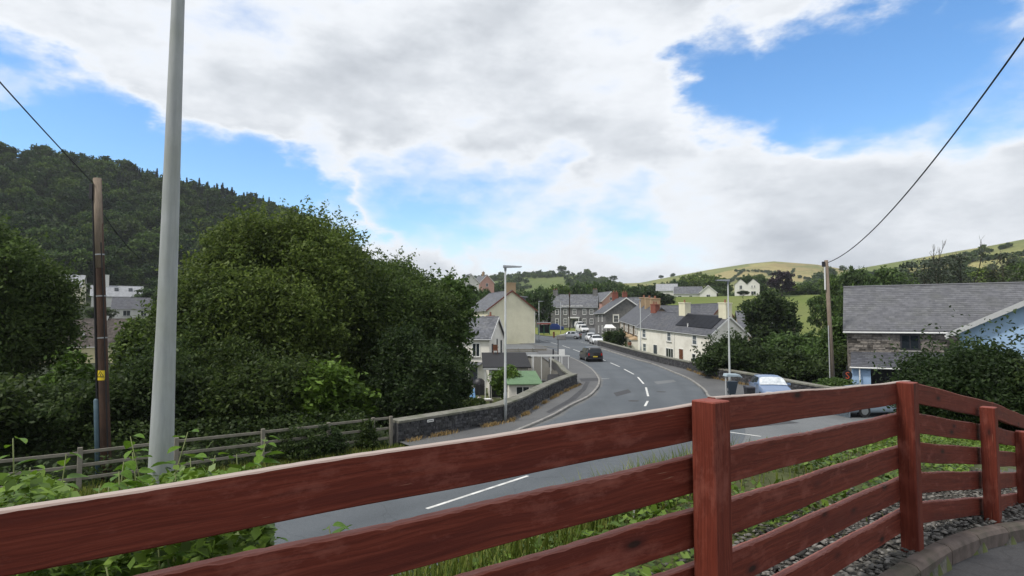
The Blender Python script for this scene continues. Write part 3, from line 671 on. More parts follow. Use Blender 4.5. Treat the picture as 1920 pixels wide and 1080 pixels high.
stone_wall('dark stone garden wall along the right pavement below the cream cottages', [(13.6, 97), (14.5, 86), (15.3, 75.5), (15.9, 66), (16.6, 57)], 0.75, 0.35, 2.5, seed=5, faces=(1,))
stone_wall('dark stone wall beside the right pavement behind the litter bin and parked car', [(16.6, 57), (16.35, 52.5), (16.3, 49), (16.8, 45), (17.25, 42), (17.6, 37.5), (18.2, 34.6), (24.5, 36.6)], 0.84, 0.38, 2.5, seed=6, faces=(1,))
# small white plate on the parapet
pp = Vector((-3.45, 24.45, 0)); rt = empty('wall_plate', (-3.32, 24.63, .72), math.atan2(25.7 - 23.45, -2.4 + 4.35)); tag(rt, 'small white rectangular plate with black lettering fixed to the stone parapet', 'sign')
MB().box((-.16, -.085, -.05), (.16, -.055, .05)).build('plate', 'sign_white', rt)
mb = MB()
for k in range(9): mb.box((-.125 + k * .028, -.088, -.018), (-.105 + k * .028, -.0845, .018))
mb.build('lettering', 'sign_black', rt)
# ------------------------------------------------------------ buildings
class House:
    # local frame: x to the right along the front, y back, z up; the ridge runs along 'x' or 'y'
    def __init__(s, name, label, origin, rz, W, D, eave, ridge, wall, roof, along='x', base=-1.0, rise=0.0, cat='house', over=0.25, slate=(0.30, 0.24), group=None, barge=None, gutter='gutter_grey', slates=True):
        s.root = empty(name, origin, rz); tag(s.root, label, cat, group)
        s.W, s.D, s.e, s.r, s.al, s.rise = W, D, eave, ridge, along, rise
        m = MB()
        if along == 'x': m.prism([(0, base), (D, base), (D, eave), (D / 2, ridge), (0, eave)], 'x', 0, W)
        else: m.prism([(0, base), (W, base), (W, eave), (W / 2, ridge), (0, eave)], 'y', 0, D)
        s.wall = s.part('wall', m, wall)
        span = D if along == 'x' else W; length = W if along == 'x' else D
        k = (ridge - eave) / (span / 2); th = 0.10; g = 0.02
        def P(u, w, z): return (u, w, z) if along == 'x' else (w, u, z)
        rm = MB(); sl = MB(); rt_ = MB(); gts = []; bgs = []
        rnd = random.Random(int(abs(origin[0]) * 100 + W * 7))
        for sd in (0, 1):
            def Q(u, t, h):                       # t from eave (0) to ridge (1), h normal lift
                w = -over + (span / 2 + over) * t; z = eave - k * over + (ridge - eave + k * over) * t + g + h
                if sd: w = span - w
                return P(u, w, z)
            lo, hi = -over, length + over
            rm.hexa([Q(lo, 0, 0), Q(hi, 0, 0), Q(hi, 1, 0), Q(lo, 1, 0), Q(lo, 0, th), Q(hi, 0, th), Q(hi, 1, th), Q(lo, 1, th)])
            if slates:
                slope = math.hypot(span / 2 + over, (ridge - eave) + k * over); nrow = max(3, int(slope / slate[1])); nc = max(3, int((hi - lo) / slate[0]))
                for r_ in range(nrow):
                    t0, t1 = r_ / nrow, min(1, (r_ + 1.12) / nrow); o_ = 0.5 * (r_ % 2)
                    for c_ in range(nc + 1):
                        u0 = lo + max(0, (c_ - o_)) * (hi - lo) / nc; u1 = lo + min(nc, (c_ + 1 - o_)) * (hi - lo) / nc
                        if u1 - u0 < .02: continue
                        j = rnd.uniform(0, .012); gp = .006
                        sl.add([Q(u0 + gp, t0, th + .024 + j), Q(u1 - gp, t0, th + .024 + j), Q(u1 - gp, t1, th + .006), Q(u0 + gp, t1, th + .006), Q(u0 + gp, t0, th), Q(u1 - gp, t0, th)], [(0, 1, 2, 3), (4, 5, 1, 0)])
            gts.append(MB().tube([Q(lo, -.01, .0), Q(hi, -.01, .0)], .055, 6))
            for u in (lo - .03, hi):
                if barge: bgs.append(MB().hexa([Q(u, -.01, -.13), Q(u + .03, -.01, -.13), Q(u + .03, 1, -.13), Q(u, 1, -.13), Q(u, -.01, th + .03), Q(u + .03, -.01, th + .03), Q(u + .03, 1, th + .03), Q(u, 1, th + .03)]))
        s.roof = s.part('roof', rm, roof)
        if slates:
            o = s.part('slates', sl, roof, s.roof); tag(o, kind='stuff')
        rt_.tube([P(-over, span / 2, ridge + th + .02), P(length + over, span / 2, ridge + th + .02)], .09, 6)
        s.part('ridge_tiles', rt_, roof, s.roof); [s.part('gutter', g_, gutter) for g_ in gts]
        for b_ in bgs: s.part('barge_board', b_, barge, s.roof)
    def part(s, name, mb, mat, parent=None):
        if s.rise: mb.v = [(x, y, z + s.rise * x / s.W) for x, y, z in mb.v]
        return mb.build(name, mat, parent or s.root)
    def face(s, face, u, z):
        return {'front': (lambda a, d, h: (u + a, -d, z + h)), 'left': (lambda a, d, h: (-d, u - a, z + h)), 'right': (lambda a, d, h: (s.W + d, u + a, z + h)), 'back': (lambda a, d, h: (u + a, s.D + d, z + h))}[face]
    def fbox(s, mb, T, a0, a1, d0, d1, h0, h1):
        mb.hexa([T(a0, d0, h0), T(a1, d0, h0), T(a1, d1, h0), T(a0, d1, h0), T(a0, d0, h1), T(a1, d0, h1), T(a1, d1, h1), T(a0, d1, h1)])
    def window(s, face, u, z, w, h, mull=1, trans=1, frame='trim_white', sill='concrete', surround=None, glass='glass_dark', fw=0.105):
        T = s.face(face, u, z); m = MB()
        for a0, a1, h0, h1 in ((-w/2, -w/2 + fw, 0, h), (w/2 - fw, w/2, 0, h), (-w/2 + fw, w/2 - fw, 0, fw), (-w/2 + fw, w/2 - fw, h - fw, h)): s.fbox(m, T, a0, a1, -.05, .045, h0, h1)
        for i in range(mull):
            a = -w/2 + w * (i + 1) / (mull + 1); s.fbox(m, T, a - .03, a + .03, -.04, .035, fw, h - fw)
        for i in range(trans):
            q = h * (i + 1) / (trans + 1); s.fbox(m, T, -w/2 + fw, w/2 - fw, -.03, .030, q - .025, q + .025)
        wo_ = s.part('window', m, frame); m = MB(); s.fbox(m, T, -w/2 + .02, w/2 - .02, -.06, .012, .02, h - .02); s.part('pane', m, glass, wo_)
        if sill: m = MB(); s.fbox(m, T, -w/2 - .08, w/2 + .08, -.03, .11, -.09, -.003); s.part('sill', m, sill, wo_)
        if surround:
            m = MB()
            for a0, a1, h0, h1 in ((-w/2 - .15, -w/2 - .003, 0, h), (w/2 + .003, w/2 + .15, 0, h), (-w/2 - .15, w/2 + .15, h + .003, h + .2)): s.fbox(m, T, a0, a1, -.03, .05, h0, h1)
            s.part('surround', m, surround, wo_)
        return wo_
    def door(s, face, u, z, w, h, mat='door_brown', frame='trim_white'):
        T = s.face(face, u, z); m = MB(); s.fbox(m, T, -w/2, w/2, -.05, .03, 0, h)
        for q in (.15, .55): s.fbox(m, T, -w*.32, w*.32, .03, .045, h * q, h * (q + .3))
        d = s.part('door', m, mat); m = MB()
        for a0, a1, h0, h1 in ((-w/2 - .08, -w/2 - .002, 0, h + .08), (w/2 + .002, w/2 + .08, 0, h + .08), (-w/2 - .002, w/2 + .002, h + .002, h + .08)): s.fbox(m, T, a0, a1, -.04, .05, h0, h1)
        s.part('frame', m, frame, d); m = MB(); s.fbox(m, T, w*.36, w*.42, .03, .08, h*.48, h*.53); s.part('handle', m, 'rim', d); return d
    def chimney(s, x, y, z0, z1, wx, wy, mat, pots=2, pot='terracotta', band=True):
        m = MB().box((x - wx/2, y - wy/2, z0), (x + wx/2, y + wy/2, z1))
        if band: m.box((x - wx/2 - .06, y - wy/2 - .06, z1 + .002), (x + wx/2 + .06, y + wy/2 + .06, z1 + .14))
        c = s.part('chimney', m, mat)
        for i in range(pots):
            px_ = x + (i - (pots - 1) / 2) * wx / max(pots, 1); zt = z1 + (.14 if band else 0)
            s.part('chimney_pot', MB().tube([(px_, y, zt), (px_, y, zt + .38), (px_, y, zt + .42)], [.13, .11, .13], 8), pot, c)
        return c
    def pipe(s, face, u, z0, z1, mat='trim_white'):
        T = s.face(face, u, 0); s.part('downpipe', MB().tube([T(0, .06, z0), T(0, .06, z1)], .04, 6), mat)

def ang(dx, dy): return math.atan2(dy, dx)
# A: tall cream house, gable to the street corner
A = House('gabled_house', 'tall cream rendered house, its blank gable edged with red brown bargeboards', (-4.02, 100, .7), ang(.94, .33), 8.4, 12.5, 5.9, 9.0, 'render_cream', 'slate', along='y', base=-3.5, barge='barge_brown', over=.28)
A.chimney(4.2, .75, 8.2, 10.3, 1.7, .8, 'brick_buff', 0)
for y_ in (2.5, 5.5, 8.5):
    A.window('left', y_, 3.6, .9, 1.4); A.window('left', y_, .8, .9, 1.4)
dm = MB().prism([(5.9, 6.6), (8.3, 6.6), (8.3, 8.1), (5.9, 8.4)], 'y', 4.2, 6.3); dmo = A.part('dormer', dm, 'slate_dark')
A.part('dormer_roof', MB().hexa([(5.3, 4.0, 8.42), (8.6, 4.0, 8.14), (8.6, 6.5, 8.14), (5.3, 6.5, 8.42), (5.3, 4.0, 8.55), (8.6, 4.0, 8.27), (8.6, 6.5, 8.27), (5.3, 6.5, 8.55)]), 'slate_pale', dmo)
A.pipe('front', 8.25, -.5, 5.5); A.pipe('front', .12, -3, 5.5, 'gutter_grey')
A.part('plinth', MB().box((-.06, -.06, -3.4), (8.46, -.002, .2)), 'concrete')
# B: off white cottage below the street
B = House('garden_cottage', 'off white two storey cottage with slate roof, down in the garden behind the parapet', (-10.6, 68.0, -2.4), ang(.97, -.24), 8.4, 6.2, 5.25, 7.45, 'render_offwhite', 'slate', base=-1, barge='trim_white')
B.window('front', 6.9, 3.2, .95, 1.55, 1, 0); B.window('front', 2.4, 3.2, .95, 1.4, 1, 0); B.window('front', 2.4, .8, .95, 1.4)
B.door('front', 6.6, .05, .95, 2.05, 'door_dark')
hood = MB().hexa([(5.7, -.85, 2.35), (7.6, -.85, 2.35), (7.6, -.01, 2.45), (5.7, -.01, 2.45), (5.7, -.85, 2.43), (7.6, -.85, 2.43), (7.6, -.01, 2.65), (5.7, -.01, 2.65)]); B.part('porch_hood', hood, 'slate')
for u_, z_, h_ in ((1.2, 3.1, 1.5), (4.9, 3.0, 1.9)):
    B.window('right', u_, z_, .55, h_, 0, 1, frame='plastic_dark')
B.window('right', 3.1, 4.2, .35, .9, 0, 0, frame='plastic_dark')
B.chimney(7.2, 4.6, 6.2, 7.6, .7, .9, 'brick_red', 1)
# black roofed lean-to beside it
ex = empty('lean_to', (-2.6, 57.2, -2.5), R(4)); tag(ex, 'low cream outbuilding with shallow black felt roof against the garden cottage', 'outbuilding')
MB().prism([(0, 0), (5.3, 0), (5.3, 3.75), (0, 2.8)], 'x', 0.5, 4.1).build('wall', 'render_offwhite', ex)
MB().hexa([(-.15, -.35, 2.8), (4.4, -.35, 2.8), (4.4, 5.5, 3.85), (-.15, 5.5, 3.85), (-.15, -.35, 2.93), (4.4, -.35, 2.93), (4.4, 5.5, 3.98), (-.15, 5.5, 3.98)]).build('roof', 'felt_black', ex)
MB().box((-.1, -.42, 2.66), (2.6, -.352, 2.84)).build('fascia', 'gutter_grey', ex)
for x_ in (.05, .55, 1.5): MB().box((x_, -.25, 0), (x_ + .1, -.15, 2.68)).build('post', 'trim_white', ex)
MB().box((.7, -.03, .1), (1.9, -.003, 2.2)).build('opening', 'plastic_dark', ex)
mb = MB().box((1.0, 4.6, 4.2), (1.5, 5.1, 4.26)); mb.box((1.0, 5.04, 4.26), (1.5, 5.1, 4.8))
for xx, yy in ((1.0, 4.6), (1.44, 4.6), (1.0, 5.04), (1.44, 5.04)): mb.box((xx, yy, 3.85), (xx + .06, yy + .06, 4.198))
o = MB(); o.v, o.f = mb.v, mb.f; ch = o.build('garden_chair', 'door_brown'); ch.parent = None; ch.location = ex.location; ch.rotation_euler = ex.rotation_euler; tag(ch, 'dark brown garden chair standing on the black felt roof', 'chair')
# garden shed with green felt roof
sh = empty('garden_shed', (-.25, 52.2, -2.5), R(6)); tag(sh, 'cream garden shed with green felt roof and a two pane window', 'shed')
MB().prism([(0, 0), (4.2, 0), (4.2, 2.45), (0, 1.78)], 'x', 0, 2.75).build('wall', 'render_offwhite', sh)
MB().hexa([(-.15, -.18, 1.76), (2.9, -.18, 1.76), (2.9, 4.4, 2.5), (-.15, 4.4, 2.5), (-.15, -.18, 1.85), (2.9, -.18, 1.85), (2.9, 4.4, 2.6), (-.15, 4.4, 2.6)]).build('roof', 'felt_green', sh)
w_ = MB(); 
for a in ((.6, -.05, .92, .65, 0, 1.62), (1.7, -.05, .92, 1.75, 0, 1.62), (1.15, -.05, .92, 1.21, 0, 1.62), (.65, -.05, .92, 1.7, 0, .97), (.65, -.05, 1.57, 1.7, 0, 1.62)): w_.box(a[:3], a[3:])
w_ = w_.build('window', 'trim_white', sh); MB().box((.65, -.02, .97), (1.15, -.003, 1.57)).build('pane', 'glass_dark', w_); MB().box((1.21, -.02, .97), (1.7, -.003, 1.57)).build('pane', 'glass_dark', w_)
MB().box((.55, -.12, .83), (1.8, -.004, .915)).build('sill', 'concrete', w_)
# dark tarpaulin-covered lean beside the shed
tp = MB(); tp.hexa([(2.75, 49.6, -2.4), (5.2 - .9, 49.0, -2.4), (4.2, 53.5, -2.4), (3.0, 54, -2.4), (2.95, 49.9, -.75), (4.1, 49.4, -.35), (4.1, 53, .15), (3.1, 53.6, .1)])
o = tp.build('covered_stack', 'felt_black', bevel=.12); tag(o, 'dark tarpaulin covered stack between green roofed shed and parapet', 'cover')
# white timber railing
rl = empty('white_railing', (1.9, 58.5, -1.0), R(8)); tag(rl, 'white painted timber handrail on posts above the shed', 'railing')
MB().box((-.1, -.05, 2.3), (3.7, .05, 2.39)).build('handrail', 'trim_white', rl); MB().box((-.1, 1.3, 2.3), (3.5, 1.42, 2.40)).build('handrail', 'trim_white', rl)
for x_ in (0, .9, 1.8, 2.7, 3.55): MB().box((x_, -.03, .0), (x_ + .06, .03, 2.298)).build('post', 'trim_white', rl)
for x_ in (.35, 2.1, 3.2): MB().box((x_, 1.31, .0), (x_ + .08, 1.41, 2.298)).build('post', 'trim_white', rl)
MB().box((-.2, -.2, -2), (3.8, 1.6, -.004)).build('deck', 'wall_core', rl)
# weathered board fence below the tall gable
bf = empty('board_fence', (-1.2, 84, -.1), R(6)); tag(bf, 'low weathered board fence under the tall cream gable', 'fence')
for k in range(5): MB().box((0, 0, -.3 + k * .26), (6.0, .04, -.09 + k * .26)).build('board', 'grey_wood', bf)
for x_ in (0, 2, 4, 5.9): MB().box((x_, -.09, -1.5), (x_ + .1, -.003, 1.05)).build('post', 'grey_wood', bf)
# notice board by the pavement
nb = empty('notice_board', (S(1053, 671).x - .6, 66.5, .05)); tag(nb, 'small white notice board on a dark post beside the left pavement', 'sign')
MB().box((-.04, -.03, 0), (.04, .03, 1.05)).build('post', 'plastic_dark', nb); MB().box((-.32, -.06, .95), (.32, -.032, 1.6)).build('panel', 'sign_white', nb)
for px_, yy, h_, lb in ((1037, 69, 1.5, 'short dark timber post left of the white notice board'), (1046, 70, 2.6, 'tall thin dark post behind the white notice board')):
    o = MB().tube([(0, 0, -.5), (0, 0, h_), (0, 0, h_ + .04)], [.10 if h_ < 2 else .05, .09 if h_ < 2 else .045, .03], 8).build('marker_post', 'plastic_dark'); o.location = (X_at(px_, yy), yy, 0.0); tag(o, lb, 'post')

# E: cream cottages with solar panels on the right
E = House('cream_cottage_row', 'long cream rendered cottage row with black solar panels on dark slate roof', (20.0, 97, -.75), ang(.338, -.941), 18.0, 6.1, 4.55, 6.9, 'render_offwhite', 'slate_dark', base=-2, rise=-.95, barge='trim_white', over=.2)
for u_ in (1.9, 8.6, 14.6): E.window('front', u_, 2.9, 1.15, 1.5, 0, 1, glass='glass_painted_sky', fw=.17)
E.window('front', 2.0, .75, 1.1, 1.4, 0, 1, glass='glass_painted_sky', fw=.16); E.window('front', 8.7, .55, 1.9, 1.45, 2, 0, sill=None); E.window('front', 14.4, .7, .9, 1.1, 0, 1)
E.door('front', 5.0, .05, .95, 2.05, 'door_dark'); E.door('front', 11.5, .05, .95, 2.05, 'door_brown')
E.chimney(8.2, 3.05, 6.0, 8.5, 1.5, 1.0, 'render_cream', 1); E.chimney(17.2, 3.05, 5.8, 8.7, 1.5, 1.0, 'render_cream', 1); E.chimney(.35, 3.05, 6.2, 8.05, 1.4, .8, 'brick_red', 2)
for u_ in (9.9, 17.9): E.pipe('front', u_, 0, 4.4)
k_ = (6.9 - 4.55) / 3.05
for i in range(7):
    x0 = 9.1 + i * 1.16; m = MB()
    f_ = lambda x, y, h: (x, y, 4.55 + k_ * y + h)
    m.hexa([f_(x0, .75, .20), f_(x0 + 1.14, .75, .20), f_(x0 + 1.14, 2.8, .20), f_(x0, 2.8, .20), f_(x0, .75, .25), f_(x0 + 1.14, .75, .25), f_(x0 + 1.14, 2.8, .25), f_(x0, 2.8, .25)])
    E.part('solar_panel', m, 'solar', E.roof)
E.part('roof_vent', MB().tube([(12.0, .8, 5.2), (12.0, .8, 5.75), (12.0, .8, 5.78)], [.09, .09, .14], 8), 'trim_white', E.roof)
# brown stone terrace with bays
T2 = House('stone_terrace', 'brown stone terrace with pale window surrounds next to the cream cottages', (20.3, 114.5, .4), R(-90), 17.2, 7.2, 4.6, 7.3, 'brown_stone', 'slate_dark', base=-2.5, rise=-1.0, over=.25)
for k in range(4):
    u_ = 2.2 + k * 4.3
    T2.window('front', u_ - .75, 2.9, .8, 1.5, 0, 1, surround='render_offwhite'); T2.window('front', u_ + .75, 2.9, .8, 1.5, 0, 1, surround='render_offwhite')
    bay = MB().hexa([(u_ - 1.5, -.9, -1), (u_ + .5, -.9, -1), (u_ + .8, -.005, -1), (u_ - 1.8, -.005, -1), (u_ - 1.5, -.9, 2.2), (u_ + .5, -.9, 2.2), (u_ + .8, -.005, 2.2), (u_ - 1.8, -.005, 2.2)])
    bo = T2.part('bay', bay, 'render_offwhite')
    T2.part('bay_roof', MB().hexa([(u_ - 1.65, -1.05, 2.203), (u_ + .65, -1.05, 2.203), (u_ + .95, -.005, 2.203), (u_ - 1.95, -.005, 2.203), (u_ - 1.5, -.9, 2.32), (u_ + .5, -.9, 2.32), (u_ + .8, -.005, 2.6), (u_ - 1.8, -.005, 2.6)]), 'brick_buff', bo)
    for j in range(2): T2.part('pane', MB().box((u_ - 1.35 + j * .95, -.93, .5), (u_ - .6 + j * .95, -.902, 1.95)), 'glass_dark', bo)
    T2.door('front', u_ + 1.6, -.3, .9, 2.1, 'door_brown')
    T2.pipe('front', u_ + 2.15, -1, 4.4, 'plastic_dark')
for x_, mt in ((4.4, 'brick_buff'), (8.8, 'brick_buff'), (13.0, 'brick_buff')): T2.chimney(x_, 3.6, 6.6, 8.7, 1.0, 1.5, mt, 2)
# dark stone gable with white bargeboards
C2 = House('stone_gable_house', 'dark stone house with white bargeboards on its gable beside the brown terrace', (19.0, 124, 1.6), R(3), 8.6, 11, 4.9, 7.8, 'grey_stone', 'slate_dark', along='y', base=-2, barge='trim_white', over=.35)
C2.window('front', 2.2, 2.8, 1.0, 1.5, surround='render_offwhite'); C2.window('front', 6.2, 2.8, 1.0, 1.5, surround='render_offwhite'); C2.window('left', 3, .6, 1.2, 1.6); C2.window('left', 3, 3, 1.0, 1.4); C2.window('left', 7, 3, 1.0, 1.4); C2.window('left', 7, .6, 1.0, 1.5)
C2.chimney(4.3, 10.0, 7.2, 9.3, 1.2, .8, 'brick_red', 2)
po = empty('porch_canopy', (17.4, 113.5, 1.25)); tag(po, 'white porch canopy on thin posts in front of the dark stone gable', 'porch')
MB().hexa([(0, 0, 2.1), (2.0, 0, 2.1), (2.0, 2.4, 2.1), (0, 2.4, 2.1), (0, 0, 2.2), (2.0, 0, 2.2), (1.6, 2.4, 2.8), (.4, 2.4, 2.8)]).build('canopy', 'trim_white', po)
for x_ in (.1, .95, 1.8): MB().box((x_, .05, -1.2), (x_ + .1, .15, 2.098)).build('post', 'trim_white', po)
# hotel on the square
H = House('stone_hotel', 'long dark stone hotel with white sash windows and white lettering under its eaves', (10.7, 167.5, 3.0), R(-11), 12.6, 8.0, 5.6, 9.0, 'grey_stone', 'slate', base=-2, cat='hotel', slate=(.4, .35))
for u_ in (1.7, 4.0, 6.5, 9.2, 11.1):
    H.window('front', u_, 3.4, .95, 1.6, 1, 1, surround=None, fw=.13)
    if u_ != 6.5: H.window('front', u_, .8, .95, 1.6, 1, 1, surround=None, fw=.13)
H.door('front', 6.4, 0, 1.1, 2.1, 'door_dark')
pm_ = MB().box((4.9, -1.3, 2.45), (7.9, -.004, 2.8))
for x_ in (5.0, 7.65): pm_.box((x_, -1.25, 0), (x_ + .16, -1.1, 2.449))
H.part('porch', pm_, 'trim_white')
H.chimney(.8, 4.0, 8.4, 10.3, 1.3, 1.0, 'grey_stone', 2); H.chimney(11.9, 4.0, 8.4, 10.3, 1.3, 1.0, 'grey_stone', 2)
H.window('right', 4, 3.4, .8, 1.3)
def text_mesh(txt, size, depth):
    cu = bpy.data.curves.new('lettering', 'FONT'); cu.body = txt; cu.size = size; cu.extrude = depth; cu.align_x = 'CENTER'; cu.resolution_u = 2
    ob = bpy.data.objects.new('lettering_source', cu); col.objects.link(ob); bpy.context.view_layer.update()
    me = bpy.data.meshes.new_from_object(ob.evaluated_get(bpy.context.evaluated_depsgraph_get())); bpy.data.objects.remove(ob); bpy.data.curves.remove(cu); return me
tm_ = text_mesh('BLACK LION HOTEL', .62, .02); lt = link_mesh('lettering', tm_, 'sign_white', H.root); lt.rotation_euler = (R(90), 0, 0); lt.location = (6.0, -.42, 5.62); lt.scale = (1.05, 1, 1)
wing = House('hotel_outbuilding', 'low slate roofed outbuilding at the left end of the stone hotel', (6.6, 170.5, 3.0), R(-11), 3.4, 6, 2.6, 4.9, 'grey_stone', 'slate_dark', base=-2, cat='outbuilding')
wing.window('front', 1.8, .8, .8, 1.0)
# houses further off: name, label, origin, rz, W, D, eave, ridge, wall, roof, axis
def simple(name, label, o, rz, W, D, e, r, wall, roof, axis='x', wins=(), barge=None, chim=()):
    h = House(name, label, o, rz, W, D, e, r, wall, roof, along=axis, base=-4, barge=barge, slate=(.5, .45), over=.3)
    for f, u, z, w, hh in wins: h.window(f, u, z, w, hh, 1, 0, fw=.09)
    for c in chim: h.chimney(*c)
    return h
simple('pink_house', 'pink rendered gable house standing behind the stone hotel', (25.4, 172, 6.0), R(14), 5.6, 9, 4.4, 7.0, 'render_pink', 'slate', 'y', [('front', 2.8, 4.6, .8, .9), ('left', 3, 2.5, .9, 1.2)], 'trim_white')
simple('small_house', 'small house with red brick wall and slate roof behind the brown terrace', (27.0, 146, 4.0), R(10), 8, 6, 4.0, 6.4, 'brick_red', 'slate', 'x', [('front', 2, 2.4, .9, 1.1)], None, [(1.2, 3, 5.6, 7.6, 1.1, .7, 'brick_red', 2)])
simple('buff_gable_house', 'buff rendered gable house with slate roof seen over the cream cottages', (36.6, 112, 1.0), R(22), 5.2, 12, 4.4, 6.9, 'render_buff', 'slate_dark', 'y', (), 'barge_brown')
simple('slate_roofed_house', 'dark slate roofed house with skylight behind the cream chimneys', (26.5, 116, .8), R(-8), 9.5, 7, 4.6, 6.8, 'render_buff', 'slate_dark', 'x', [('front', 3, 2.5, .9, 1.2)], None)
simple('brick_rear_house', 'blue grey slate roofed house with buff wall behind the near cream gable', (37.8, 101, -.6), R(-14), 8, 7, 4.4, 6.9, 'render_buff', 'slate', 'x', [('front', 4, 2.2, .9, 1.2)])
simple('white_bungalow', 'white house with grey roof among the trees on the far slope', (62.0, 232, 12.4), R(-16), 10, 7, 2.8, 5.4, 'render_white', 'slate', 'x', [('front', 2, .9, 1.4, 1.1), ('front', 6, .9, 1.2, 1.1)], 'trim_white')
simple('white_gable_bungalow', 'white gabled house beside the white roadside bungalow on the far slope', (70.5, 228, 12.4), R(-14), 6.0, 8, 3.0, 5.6, 'render_white', 'slate_dark', 'y', [('front', 3, 1, 1.4, 1.2)], 'trim_white')
simple('long_grey_roof_house', 'pale house with long light roof half hidden by trees on the far slope', (58.5, 246, 14.5), R(-16), 8, 6, 2.6, 5.2, 'render_white', 'slate_pale', 'x')
dg = House('double_gable_house', 'white double gabled house alone on the green slope', (88.0, 240, 14.2), R(-20), 4.6, 8, 4.9, 7.0, 'render_white', 'slate', along='y', base=-3, over=.15, slate=(.5, .45))
dg.window('front', 2.3, 3.0, 1.1, 1.6, 1, 0); dg.window('front', 2.3, .6, 1.2, 1.6, 1, 0)
m = MB().prism([(4.6, -3), (9.2, -3), (9.2, 4.9), (6.9, 7.0), (4.6, 4.9)], 'y', 0.004, 8); dg.part('second_gable', m, 'render_white')
kk = 2.1 / 2.3
for s_ in (0, 1):
    x0 = 6.9; x1 = 4.45 if s_ == 0 else 9.35
    z1 = 7.0 - kk * abs(x1 - x0)
    dg.part('second_roof', MB().hexa([(x1, -.15, z1 + .02), (x0, -.15, 7.02), (x0, 8.1, 7.02), (x1, 8.1, z1 + .02), (x1, -.15, z1 + .13), (x0, -.15, 7.13), (x0, 8.1, 7.13), (x1, 8.1, z1 + .13)]), 'slate')
for a_ in (0,):
    dg.W = 9.2; dg.window('front', 6.9, .7, 1.9, 1.5, 1, 0); dg.window('front', 6.4, 3.5, .5, 1.0, 0, 0); dg.window('front', 7.4, 3.5, .5, 1.0, 0, 0); dg.window('front', 4.6, 1.2, .4, 1.2, 0, 0)
simple('hill_house', 'pale pink gabled house on the slope left of the tall cream gable', (-17.5, 216, 13.5), R(20), 6, 9, 5, 8, 'render_white', 'slate', 'y', [('front', 3, 3, 1, 1.3)], 'trim_white')
simple('hill_house', 'pale pink house with chimney above the tall cream house roof', (-12.5, 236, 15.2), R(24), 6, 9, 4.5, 7.5, 'render_pink', 'slate', 'y', [('front', 3, 3, 1, 1.3)], 'trim_white', [(3, 4, 6.5, 8.8, .9, .7, 'brick_buff', 1)])
# left side, under the wood
lb_ = House('brown_roofed_bungalow', 'yellow bungalow with broad brown tiled roof behind the trees on the left', (-94, 108, -3.2), R(14), 25, 9, 3.4, 8.2, 'render_yellow', 'tile_brown', base=-2, barge='trim_white', gutter='trim_white', slate=(.45, .38), cat='bungalow')
for u_ in (3, 8.5, 13.2, 19): lb_.window('front', u_, 1.2, 1.7, 1.4, 1, 0)
lb_.part('roof_vent', MB().tube([(15.2, 1.6, 4.9), (15.2, 1.6, 5.75)], .22, 8), 'trim_white', lb_.roof); lb_.chimney(17.5, 4.5, 7.6, 8.75, 1.3, .7, 'render_white', 0)
simple('white_tall_house', 'tall white house with pale grey roof below the wooded hill', (-133, 172, 9.5), R(26), 9, 8, 5.2, 8.6, 'render_cream', 'slate_pale', 'x', [('front', 2, 3.2, 1.4, 1.2), ('front', 6.5, 3.2, 1.4, 1.2), ('front', 6.5, .8, 1.6, 1.3)], 'trim_white')
h_ = simple('skylight_house', 'white house with pale grey roof and two skylights below the wooded hill', (-120.5, 174, 8.6), R(33), 12.5, 7.5, 3.4, 6.4, 'render_white', 'slate_pale', 'x', [('front', 6.5, 1.0, 1.6, 1.3), ('front', 9.5, 1.0, 1.6, 1.3), ('front', 2.5, 1, 1.4, 1.3)], 'trim_white', [(3.5, 3.7, 6.0, 9.6, 1.2, .8, 'render_white', 0)])
for x_ in (5.5, 9): h_.part('skylight', MB().hexa([(x_, 1.6, 4.97), (x_ + 1, 1.6, 4.97), (x_ + 1, 2.6, 5.82), (x_, 2.6, 5.82), (x_, 1.6, 5.06), (x_ + 1, 1.6, 5.06), (x_ + 1, 2.6, 5.91), (x_, 2.6, 5.91)]), 'glass_dark', h_.roof)
simple('dark_hip_house', 'white house with dark slate roof between the wooden pole and the steel column', (-96, 146, 5.2), R(30), 8, 7, 2.6, 5.2, 'render_white', 'slate_dark', 'x', [('front', 3, .7, 1.6, 1.4), ('front', 6.5, .7, 1.3, 1.4)], None)

# barn on the right
bo_ = Vector((X_at(1586, 41.5), 41.5, 0))
BN = House('stone_barn', 'stone barn with wide grey slate roof behind the dark shrub on the right', bo_, R(-30), 19, 8.6, 4.1, 7.1, 'barn_stone', 'slate_barn', base=-.5, cat='barn', over=.22, slate=(.34, .23), gutter='trim_white')
rnd = random.Random(5); st_ = MB(); z = 2.55
while z < 4.1:
    ch_ = rnd.uniform(.10, .2); x = .05
    while x < 12:
        l = rnd.uniform(.2, .75); d_ = rnd.uniform(.02, .07)
        if not (3.0 < x + l and x < 4.25 and 2.75 < z + ch_ < 4.2): st_.hexa([(x + .01, -d_, z + .012), (x + l - .01, -d_ * .8, z + .012), (x + l - .01, .02, z + .012), (x + .01, .02, z + .012), (x + .01, -d_ * .9, z + ch_ - .012), (x + l - .01, -d_ * .6, z + ch_ - .012), (x + l - .01, .02, z + ch_ - .012), (x + .01, .02, z + ch_ - .012)])
        x += l
    z += ch_
tag(BN.part('stones', st_, 'barn_stone', BN.wall), kind='stuff')
BN.window('front', 3.6, 2.8, 1.1, 1.05, 1, 0, frame='plastic_dark')
lt_ = House.__new__(House)
lr = empty('barn_lean_to', bo_ + Vector((-1.05, -2.25, 0)), R(-30)); tag(lr, 'slate roofed lean-to with pale blue wall and open front before the barn', 'outbuilding')
